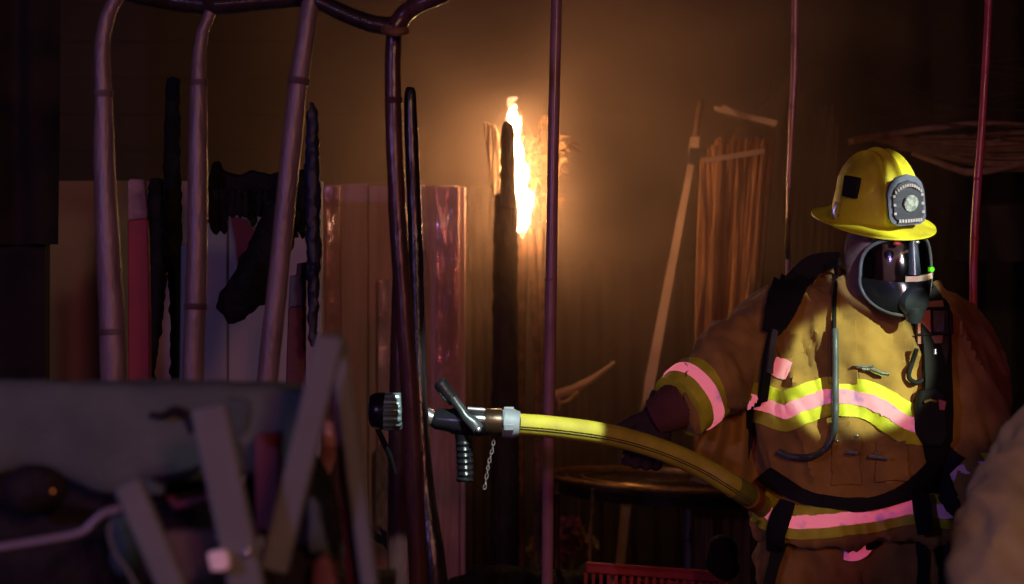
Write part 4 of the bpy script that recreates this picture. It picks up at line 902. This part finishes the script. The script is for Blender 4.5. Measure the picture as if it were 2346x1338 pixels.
cr_px = [(628, 1990, 78, .075, .05), (645, 1988, 110, .095, .035), (668, 1985, 150, .112, .02), (700, 1980, 190, .132, 0), (765, 1972, 216, .150, -.005), (860, 1960, 228, .165, -.01), (960, 1955, 232, .170, -.01), (1050, 1956, 222, .165, -.005), (1112, 1960, 214, .155, 0), (1150, 1964, 226, .165, 0), (1200, 1966, 236, .180, 0), (1232, 1968, 238, .182, 0)]
rings = [tuple(P(cx, py, 5.0)+Vector((0, dy, 0)))+(Wd(hw, 5.0), dp) for py, cx, hw, dp, dy in cr_px]
def prow(l): return [tuple(P(a, b, c))+(r,) for a, b, c, r in l]
armR = prow([(1858, 712, 5.0, .092), (1790, 752, 4.97, .100), (1724, 808, 4.93, .103), (1655, 858, 4.87, .092), (1600, 898, 4.83, .078), (1562, 924, 4.81, .072), (1550, 932, 4.80, .068)])
armL = prow([(2105, 722, 5.0, .090), (2166, 765, 5.0, .096), (2202, 840, 4.99, .098), (2216, 930, 4.98, .102), (2220, 1010, 4.96, .098), (2226, 1070, 4.93, .085), (2232, 1130, 4.90, .082), (2236, 1160, 4.89, .075)])
headc = P(2026, 583, HY)
root, coat, cg, bvh, tg, HM = firefighter('person', (P(1965, 669, 5.0).x, 5.0, 0), 'firefighter in yellow helmet and breathing mask, facing the camera and gripping the hose', rings, armR, armL, headc, 17, 8, -3, M_COAT, (P(1966, 669, 5).x, 5.02))
bvt = BVHTree.FromPolygons(tg[0], tg[1]); bvs = SM[0]
# gloves
glove(root, P(1512, 945, 4.82), (-.35, .12, -.93), (-1, 0, .3), (0, 1, 0), curl=(.55, 1.0, .9), scale=1.18)
glove(root, P(2240, 1168, 4.88), (.1, -.25, -1), (-1, -.2, 0), (0, -1, 0), curl=(.4, .5, .4), scale=1.1)
obj('wristlet', tube([P(1566, 920, 4.81), P(1540, 935, 4.81), P(1500, 955, 4.82)], [.064, .058, .046], 18), mat('red_knit', (.16, .05, .04), (.09, .03, .03), rough=.95, bump=.6, bscale=200), parent=root)
# flap of cloth hanging from the forearm to the hip
def hang(rowsTop, rowsBot, Y0, Y1, nf, amp):
    n, m_ = 60, 24; V = []; Fc = []
    for j in range(m_+1):
        t = j/m_
        for i in range(n+1):
            u = i/n; x = (rowsTop[0][0]+(rowsTop[1][0]-rowsTop[0][0])*u)*(1-t)+(rowsBot[0][0]+(rowsBot[1][0]-rowsBot[0][0])*u)*t
            y = (rowsTop[0][1]+(rowsTop[1][1]-rowsTop[0][1])*u)*(1-t)+(rowsBot[0][1]+(rowsBot[1][1]-rowsBot[0][1])*u)*t
            V.append(P(x, y, Y0+(Y1-Y0)*u)+Vector((0, math.sin(u*nf*6.28+t*1.2)*amp*(.4+.6*t)+.02*noise.noise(Vector((u*6, t*3, 0))), 0)))
    for j in range(m_):
        for i in range(n): Fc.append((j*(n+1)+i, j*(n+1)+i+1, (j+1)*(n+1)+i+1, (j+1)*(n+1)+i))
    q = len(V); V += [v+Vector((0, .006, 0)) for v in V]; Fc += [tuple(i+q for i in reversed(f)) for f in Fc]
    return V, Fc
obj('coat_skirt_fold', hang(((1625, 935), (1775, 880)), ((1575, 1100), (1790, 1150)), 4.92, 5.0, 3, .02), M_COAT, parent=root)
# trims
def trim(bv, rows, hw, pw, dpx=0, ink=None):
    y = ribbon(bv, [(a, b, hw) for a, b in rows], .003, .003); obj('lime_trim', y, M_LIME, parent=root)
    p_ = ribbon(bv, [(a, b+dpx, pw) for a, b in rows], .0065, .002, cols=4); obj('reflective_strip', p_, M_RETRO, parent=root)
trim(bvh, [(1716, 918), (1760, 930), (1800, 944), (1828, 930), (1880, 912), (1905, 907), (1945, 910), (1985, 916), (2025, 935), (2055, 956), (2085, 972), (2130, 978)], 44, 16)
trim(bvh, [(1738, 1158), (1775, 1182), (1815, 1196), (1870, 1196), (1930, 1190), (1990, 1184), (2050, 1170), (2100, 1162), (2150, 1172), (2196, 1174)], 38, 15)
trim(bvh, [(1524, 868), (1548, 903), (1580, 932), (1612, 952), (1640, 962)], 0, 0) if False else None
# cuff trims built round the sleeve axis
def cuff(c0, c1, r0, r1, hidden=False):
    c0, c1 = Vector(c0), Vector(c1); L = c1-c0
    def seg(a, b, dr, m, nm):
        pts = [c0+L*a, c0+L*(a+.02), c0+L*(b-.02), c0+L*b]; rr4 = [r0+(r1-r0)*a+dr-.004, r0+(r1-r0)*a+dr, r0+(r1-r0)*b+dr, r0+(r1-r0)*b+dr-.004]
        g_ = tube(pts, rr4, 40); V = [v+(v-(c0+c1)/2).normalized()*.004*noise.noise(v*16) for v in g_[0]]
        obj(nm, (V, g_[1]), m, parent=root)
    seg(0, 1, .004, M_LIME, 'lime_trim'); seg(.30, .66, .0075, M_RETRO, 'reflective_strip')
cuff(P(1614, 888, 4.845), P(1556, 932, 4.80), .085, .079)
cuff(P(2224, 1072, 4.93), P(2240, 1140, 4.89), .088, .084)
obj('reflective_patch', ribbon(bvh, [(1772, 838, 20), (1790, 843, 23), (1808, 850, 20)], .004, .002, cols=4), M_RETRO, parent=root)
obj('reflective_patch', ribbon(bvt, [(1934, 1262, 20), (1955, 1262, 22), (1978, 1256, 17), (1996, 1252, 4)], .006, .002, cols=4), M_RETRO, parent=root)
obj('torn_flap', ribbon(bvt, [(1978, 1248, 10), (2000, 1244, 13), (2020, 1234, 7)], .008, .002, cols=4), M_BLACK, parent=root)
obj('storm_flap', ribbon(bvh, [(1930, 735, 30), (1932, 820, 32), (1934, 880, 33)], .002, .005), M_COAT, parent=root)
obj('storm_flap', ribbon(bvh, [(1936, 965, 33), (1938, 1040, 34), (1940, 1110, 34)], .002, .005), M_COAT, parent=root)
obj('pocket', ribbon(bvh, [(2040, 1010, 34), (2042, 1050, 36), (2044, 1100, 36)], .003, .006), M_COAT, parent=root)
obj('pocket_flap', ribbon(bvh, [(1802, 770, 26), (1806, 790, 28), (1812, 815, 28)], .003, .006), M_COAT, parent=root)
# harness
def strap(rows, m=M_BLACK, nm='harness_strap', off=.020, th=.008, bv=None, **k): return obj(nm, ribbon(bv or bvs, rows, off, th, jump=.2, fill=True, **k), m, parent=root)
strap([(1922, 592, 14), (1890, 598, 20), (1855, 612, 26), (1826, 645, 30), (1800, 690, 31), (1776, 735, 27), (1760, 768, 17)], th=.014)
strap([(1766, 765, 9), (1752, 820, 9), (1742, 870, 8), (1726, 960, 9), (1706, 1040, 9), (1690, 1095, 9)])
strap([(1768, 764, 6), (1757, 805, 6), (1748, 850, 6)], m=M_GREYM, nm='buckle_chain', off=.032, th=.004)
strap([(2100, 655, 26), (2118, 690, 30), (2134, 760, 30), (2138, 860, 28), (2140, 1000, 32), (2148, 1060, 30)], th=.008)
strap([(1762, 1080, 16), (1800, 1112, 20), (1850, 1140, 17), (1920, 1154, 15), (1985, 1156, 15), (2040, 1142, 18), (2100, 1112, 26), (2150, 1070, 34), (2185, 1030, 36)], nm='waist_belt', off=.018, th=.010)
strap([(2150, 1060, 24), (2165, 1110, 22), (2184, 1150, 18), (2190, 1200, 16)], nm='belt_tail')
strap([(1815, 1150, 14), (1800, 1190, 19), (1785, 1240, 16), (1770, 1290, 13), (1760, 1330, 13), (1758, 1360, 12)], nm='belt_tail', off=.032)
strap([(2095, 1120, 14), (2102, 1170, 17), (2108, 1225, 13)], nm='belt_tail', off=.032)
obj('belt_tail', ribbon(bvt, [(2108, 1215, 12), (2112, 1280, 11), (2112, 1345, 12)], .014, .005), M_BLACK, parent=root)
obj('side_pouch', ribbon(bvt, [(2168, 1225, 18), (2170, 1290, 22), (2168, 1360, 22)], .02, .02), M_BLACK, parent=root)
bc = cast(bvh, 1955, 1155)[0]; obj('belt_buckle', bar(bc+Vector((-.028, -.022, 0)), bc+Vector((.028, -.022, .002)), .036, .014, up=(0, 1, 0)), mat('buckle', (.10, .05, .07), rough=.3, metal=.4), parent=root, bevel=.004)
# air hose and small fittings
def worn(rows, r_, m, nm, n=10, off=.016):
    pts = []
    for (x, y) in cat(rows, 6):
        h = cast(bvh, x, y); pts.append((h[0]+Vector((0, -off, 0))) if h else P(x, y, 4.82))
    sm_ = [pts[0]]+[(pts[i-1]+pts[i]*2+pts[i+1])/4 for i in range(1, len(pts)-1)]+[pts[-1]]
    return obj(nm, tube(sm_, r_, n), m, parent=root)
worn([(1916, 585), (1912, 640), (1908, 700), (1908, 770)], .0055, M_BLACK, 'air_line', off=.022)
worn([(1909, 755), (1910, 830), (1910, 900), (1910, 950), (1903, 1000), (1882, 1030), (1845, 1046), (1800, 1042), (1780, 1032)], .0085, mat('grey_air_hose', (.10, .12, .15), (.06, .07, .09), rough=.35), 'air_line', off=.026)
cl = cast(bvh, 1995, 845)[0]
obj('coat_clasp', join(tube([P(1962, 838, cl.y-.02), P(1985, 842, cl.y-.022), P(2000, 838, cl.y-.02)], .0045, 8), tube([P(1996, 846, cl.y-.02), P(2020, 856, cl.y-.024), P(2035, 857, cl.y-.02)], .006, 8), tube([P(1975, 846, cl.y-.02), P(2010, 850, cl.y-.02)], .003, 6)), M_ALU, parent=root)
cl = cast(bvh, 1985, 1035)[0]
obj('coat_clasp', join(tube([P(1990, 1045, cl.y-.02), P(2035, 1050, cl.y-.022)], .0045, 8), tube([P(2000, 1047, cl.y-.02), P(2012, 1032, cl.y-.02)], .003, 6)), M_GREYP, parent=root)
obj('coat_hook', tube([P(1940, 1035, cl.y-.02), P(1965, 1038, cl.y-.02)], .0045, 8), M_GREYP, parent=root)
for (x, y) in ((1917, 1010), (1962, 998), (2042, 716), (2062, 713)):
    h = cast(bvh, x, y); q = h[0] if h else P(x, y, 4.85); obj('snap', ball(q+Vector((0, -.006, 0)), .006, s=(1.1, .7, .8)), M_ALU, parent=root)
# chest radio / gauge console on his left strap
def console():
    h = cast(bvh, 2138, 780); yb = (h[0].y if h else 4.86)-.035
    c = obj('gauge_console', prism([(2100, 690), (2165, 682), (2178, 700), (2180, 800), (2172, 850), (2150, 866), (2115, 862), (2098, 800)], yb, .04), M_RUBBER, parent=root, bevel=.006)
    obj('gauge_face', prism([(2104, 712), (2132, 709), (2134, 762), (2103, 764)], yb-.006, .01), M_SALMON, parent=c)
    obj('gauge_glass', prism([(2138, 712), (2164, 712), (2162, 760), (2139, 760)], yb-.006, .01), mat('gauge_glass', (.14, .12, .18), rough=.15, bump=0), parent=c)
    obj('gauge_band', prism([(2103, 770), (2160, 768), (2158, 786), (2103, 788)], yb-.007, .01), mat('dull_red_band', (.42, .16, .12), rough=.6), parent=c)
    obj('gauge_band', prism([(2108, 692), (2160, 688), (2162, 702), (2106, 705)], yb-.007, .01), mat('dull_red_band', (.42, .16, .12), rough=.6), parent=c)
    obj('knob', tube([P(2142, 800, yb-.012), P(2142, 812, yb-.014)], .006, 10), M_ALU, parent=c)
    h = cast(bvh, 2140, 950); y2 = (h[0].y if h else 4.86)-.04
    obj('regulator_block', prism([(2108, 895), (2150, 888), (2168, 905), (2176, 1000), (2160, 1026), (2120, 1024), (2098, 990), (2098, 930)], y2, .05), M_BLACK, parent=root, bevel=.008)
    obj('tag', prism([(2150, 915), (2168, 920), (2164, 940), (2152, 938)], y2-.004, .006), mat('magenta_tag', (.5, .08, .18), rough=.5, bump=0), parent=root)
    obj('clip', tube([P(2118, 922, y2-.004), P(2130, 917, y2-.006), P(2145, 920, y2-.004)], .004, 8), mat('dull_brass', (.45, .3, .1), rough=.4, metal=.5), parent=root)
    worn([(2096, 800), (2086, 830), (2078, 862), (2095, 876), (2112, 868)], .006, M_BLACK, 'cord', off=.02)
    obj('wire_guard', join(tube([P(2166, 690, yb-.01), P(2180, 720, yb-.012), P(2182, 764, yb-.01), P(2160, 766, yb-.01)], .003, 6), tube([P(2100, 708, yb-.014), P(2170, 706, yb-.014)], .0025, 6), tube([P(2100, 767, yb-.014), P(2170, 765, yb-.014)], .0025, 6), tube([P(2135, 706, yb-.014), P(2136, 766, yb-.014)], .0025, 6)), M_BLACK, parent=c)
console()
# collar and air cylinder on his back
obj('collar', displaced(remesh(loft([tuple(P(2000, 705, 5.0))+(.165, .125), tuple(P(1995, 672, 5.02))+(.140, .105), tuple(P(1992, 640, 5.05))+(.118, .100)]), .010, 2), lambda v: folds(v)*.5), M_COAT, parent=root)
obj('air_cylinder', tube([P(2000, 1080, 5.34), P(2000, 1060, 5.34), P(2000, 760, 5.34), P(2000, 720, 5.34)], [.03, .085, .085, .03], 24), M_BLACK, parent=root)
# hood
hood = ball((0, 0, 0), 1, 32, 22); hv = [HM @ Vector((q.x*.094, q.y*.108+.004, q.z*.132-.004)) for q in hood[0]]
nk = tube([HM @ Vector((0, .01, -.04)), HM @ Vector((0, .02, -.10)), P(2000, 680, 5.01)], [.088, .088, .11], 28)
hg = remesh(join((hv, hood[1]), nk), .008, 2)
inv = HM.inverted()
keep_v, keep = {}, []
V0 = [v+n*.003*noise.noise(v*18) for v, n in zip(hg[0], hg[2])]
for f in hg[1]:
    c = inv @ (sum((V0[i] for i in f), Vector())/len(f))
    if c.y < -.048 and abs(c.x) < .068 and -.085 < c.z < .085: continue
    keep.append(f)
obj('hood', (V0, keep), M_HOOD, parent=root)
helmet(root, HM @ Matrix.Translation((-.020, .010, .098)) @ Matrix.Rotation(R(9), 4, 'X') @ Matrix.Rotation(R(6), 4, 'Z'))
# breathing mask
def mk(u, v):
    """u, v in -1..1 -> point on the mask surface in head space"""
    wd_ = .098*(1-.20*max(0, -v)**2) if v < 0 else .096*(1-.06*v*v)
    x_ = u*wd_-.006; z_ = -.036+v*.093
    y_ = -.158+.085*abs(u)**2.2+.022*v*v*(1 if v > 0 else .2)
    return HM @ Vector((x_, y_, z_))
def edge(t):
    c, s_ = math.cos(t), math.sin(t); return math.copysign(abs(c)**.62, c), math.copysign(abs(s_)**.70, s_)
eo = [mk(*edge(2*math.pi*k/72)) for k in range(73)]
msk = obj('face_mask', tube(eo, .0048, 10, cap=False), mat('mask_frame', (.15, .17, .19), (.09, .10, .12), rough=.3), parent=root)
def disk(f, rr5, cc, n=48, dy=0):
    V = []; Fc = []
    for j, r_ in enumerate(rr5):
        for k in range(n):
            e_ = edge(2*math.pi*k/n); V.append(mk(cc[0]+(e_[0]-cc[0])*r_ if r_ < 1 else e_[0], cc[1]+(e_[1]-cc[1])*r_ if r_ < 1 else e_[1])+HM.to_3x3() @ Vector((0, dy, 0)))
    for j in range(len(rr5)-1):
        for k in range(n): Fc.append((j*n+k, j*n+(k+1) % n, (j+1)*n+(k+1) % n, (j+1)*n+k))
    return V, Fc
obj('lens', disk(None, [1, .85, .7, .55, .4, .25, .1, .01], (0, 0)), M_LENS, parent=msk)
# black skirt behind the lens edge, joins the mask to the hood
V = []; n = 72
for k in range(n): 
    u, v_ = edge(2*math.pi*k/n); V.append(mk(u, v_)); V.append(HM @ Vector((u*.084-.006, -.058, -.036+v_*.088)))
obj('mask_skirt', (V, [(2*k, 2*((k+1) % n), 2*((k+1) % n)+1, 2*k+1) for k in range(n)]), M_RUBBER, parent=msk)
# nose cup and regulator in the lower half
HR = HM.to_3x3()
obj('nose_cup', displaced(remesh(join(ball(HM @ Vector((-.004, -.118, -.082)), 1, M=HR, s=(.056, .028, .040)), ball(HM @ Vector((0, -.120, -.020)), 1, M=HR, s=(.026, .024, .040))), .005, 2), lambda v: 0), M_RUBBER, parent=msk)
reg = obj('regulator', join(tube([mk(.05, -.62)+HR @ Vector((0, .03, 0)), mk(.05, -.62)+HR @ Vector((0, -.010, 0)), mk(.05, -.62)+HR @ Vector((0, -.020, -.002)), mk(.05, -.62)+HR @ Vector((0, -.022, -.002))], [.040, .038, .032, .020], 32), tube([mk(.05, -.82)+HR @ Vector((0, -.006, 0)), mk(.05, -.82)+HR @ Vector((0, -.008, -.018)), mk(.05, -.82)+HR @ Vector((0, -.004, -.030))], [.024, .022, .018], 18)), mat('regulator_black', (.018, .022, .032), (.03, .035, .05), rough=.3), parent=msk)
V = []; Fc = []; nu_, nv_ = 28, 14
for j in range(nv_+1):
    v_ = -.10-.895*j/nv_; hw_ = (max(0, 1-abs(v_)**(1/.70*1.0)))**.62 if v_ > -.985 else .12
    hw_ = next((abs(edge(t/400*math.pi/2)[0]) for t in range(400) if abs(edge(t/400*math.pi/2)[1]) >= abs(v_)), .1)
    for i in range(nu_+1):
        u = (i/nu_*2-1)*hw_*.985; wv = .06 if j == 0 else 0
        V.append(mk(u, v_+wv*(u*u-.4))+HR @ Vector((0, -.0035-.012*(1-u*u)*(1-abs(2*j/nv_-1)), 0)))
for j in range(nv_):
    for i in range(nu_): Fc.append((j*(nu_+1)+i, j*(nu_+1)+i+1, (j+1)*(nu_+1)+i+1, (j+1)*(nu_+1)+i))
obj('lower_shell', (V, Fc), M_RUBBER, parent=msk)
def lensband(v0, v1, u0, u1, dy, m, nm):
    V = []; Fc = []; n = 20
    for v_ in (v0, v1):
        for k in range(n+1): V.append(mk(u0+(u1-u0)*k/n, v_)+HR @ Vector((0, dy, 0)))
    q = len(V); V += [v+HR @ Vector((0, .004, 0)) for v in V]
    Fc = [(k, k+1, n+2+k, n+1+k) for k in range(n)]; Fc += [tuple(i+q for i in reversed(f)) for f in Fc]
    obj(nm, (V, Fc), m, parent=msk)
lensband(-.10, .04, -.22, .74, -.012, M_LABEL, 'pale_label')
obj('pilot_light', ball(mk(.82, .10)+HR @ Vector((0, -.008, 0)), .0062), emit('green_led', (.15, 1, .02), 1.2), parent=msk)
obj('inner_bridge', tube([HM @ Vector((0, -.146, .055)), HM @ Vector((0, -.152, .01)), HM @ Vector((0, -.156, -.03))], [.010, .013, .016], 14), mat('bridge_grey', (.05, .06, .085), rough=.25), parent=msk)
obj('top_clip', ball(mk(.10, .90)+HR @ Vector((0, -.010, 0)), .009, s=(1.4, .8, .7)), M_ALU, parent=msk)
obj('top_clip', ball(mk(-.36, .88)+HR @ Vector((0, -.008, 0)), .008, s=(1.3, .8, .7)), mat('red_clip', (.6, .05, .06), rough=.35), parent=msk)

# second firefighter, only his bent right arm reaches into the frame
b2 = P(2700, 669, 3.75)
rg2 = []
for (z_, hw, dp, dy) in ((1.50, .09, .08, -.10), (1.47, .12, .10, -.08), (1.42, .19, .13, -.07), (1.36, .235, .14, -.05), (1.28, .25, .155, -.03), (1.18, .25, .165, -.02), (1.08, .245, .165, 0), (.98, .24, .165, 0), (.92, .24, .165, 0), (.86, .25, .17, 0), (.80, .255, .175, 0), (.76, .255, .175, 0)):
    rg2.append((b2.x, 3.75+dy, z_, hw, dp))
aR2 = prow([(2560, 930, 3.68, .105), (2465, 1035, 3.62, .112), (2388, 1120, 3.58, .110), (2335, 1210, 3.52, .108), (2312, 1300, 3.46, .100), (2308, 1390, 3.40, .092), (2312, 1500, 3.34, .082)])
aL2 = [(b2.x+.20, 3.72, 1.36, .105), (b2.x+.28, 3.70, 1.22, .105), (b2.x+.31, 3.66, 1.05, .095), (b2.x+.28, 3.55, .92, .088), (b2.x+.24, 3.45, .88, .08)]
r2, c2_, g2_, bv2, t2, HM2 = firefighter('person', (b2.x, 3.75, 0), 'second firefighter, tan turnout sleeve showing at the lower right edge', rg2, aR2, aL2, (b2.x-.02, 3.60, 1.66), 30, 14, 0, M_COAT2, (b2.x, 3.77))
glove(r2, P(2316, 1540, 3.32), (0, -.2, -1), (-.6, -1, 0), (-1, .3, 0), scale=1.1)
glove(r2, (b2.x+.22, 3.42, .86), (-.4, -.6, -.6), (-1, 0, .5), (0, 0, 1), scale=1.1)
helmet(r2, HM2 @ Matrix.Translation((0, .012, .075)), detailed=False)
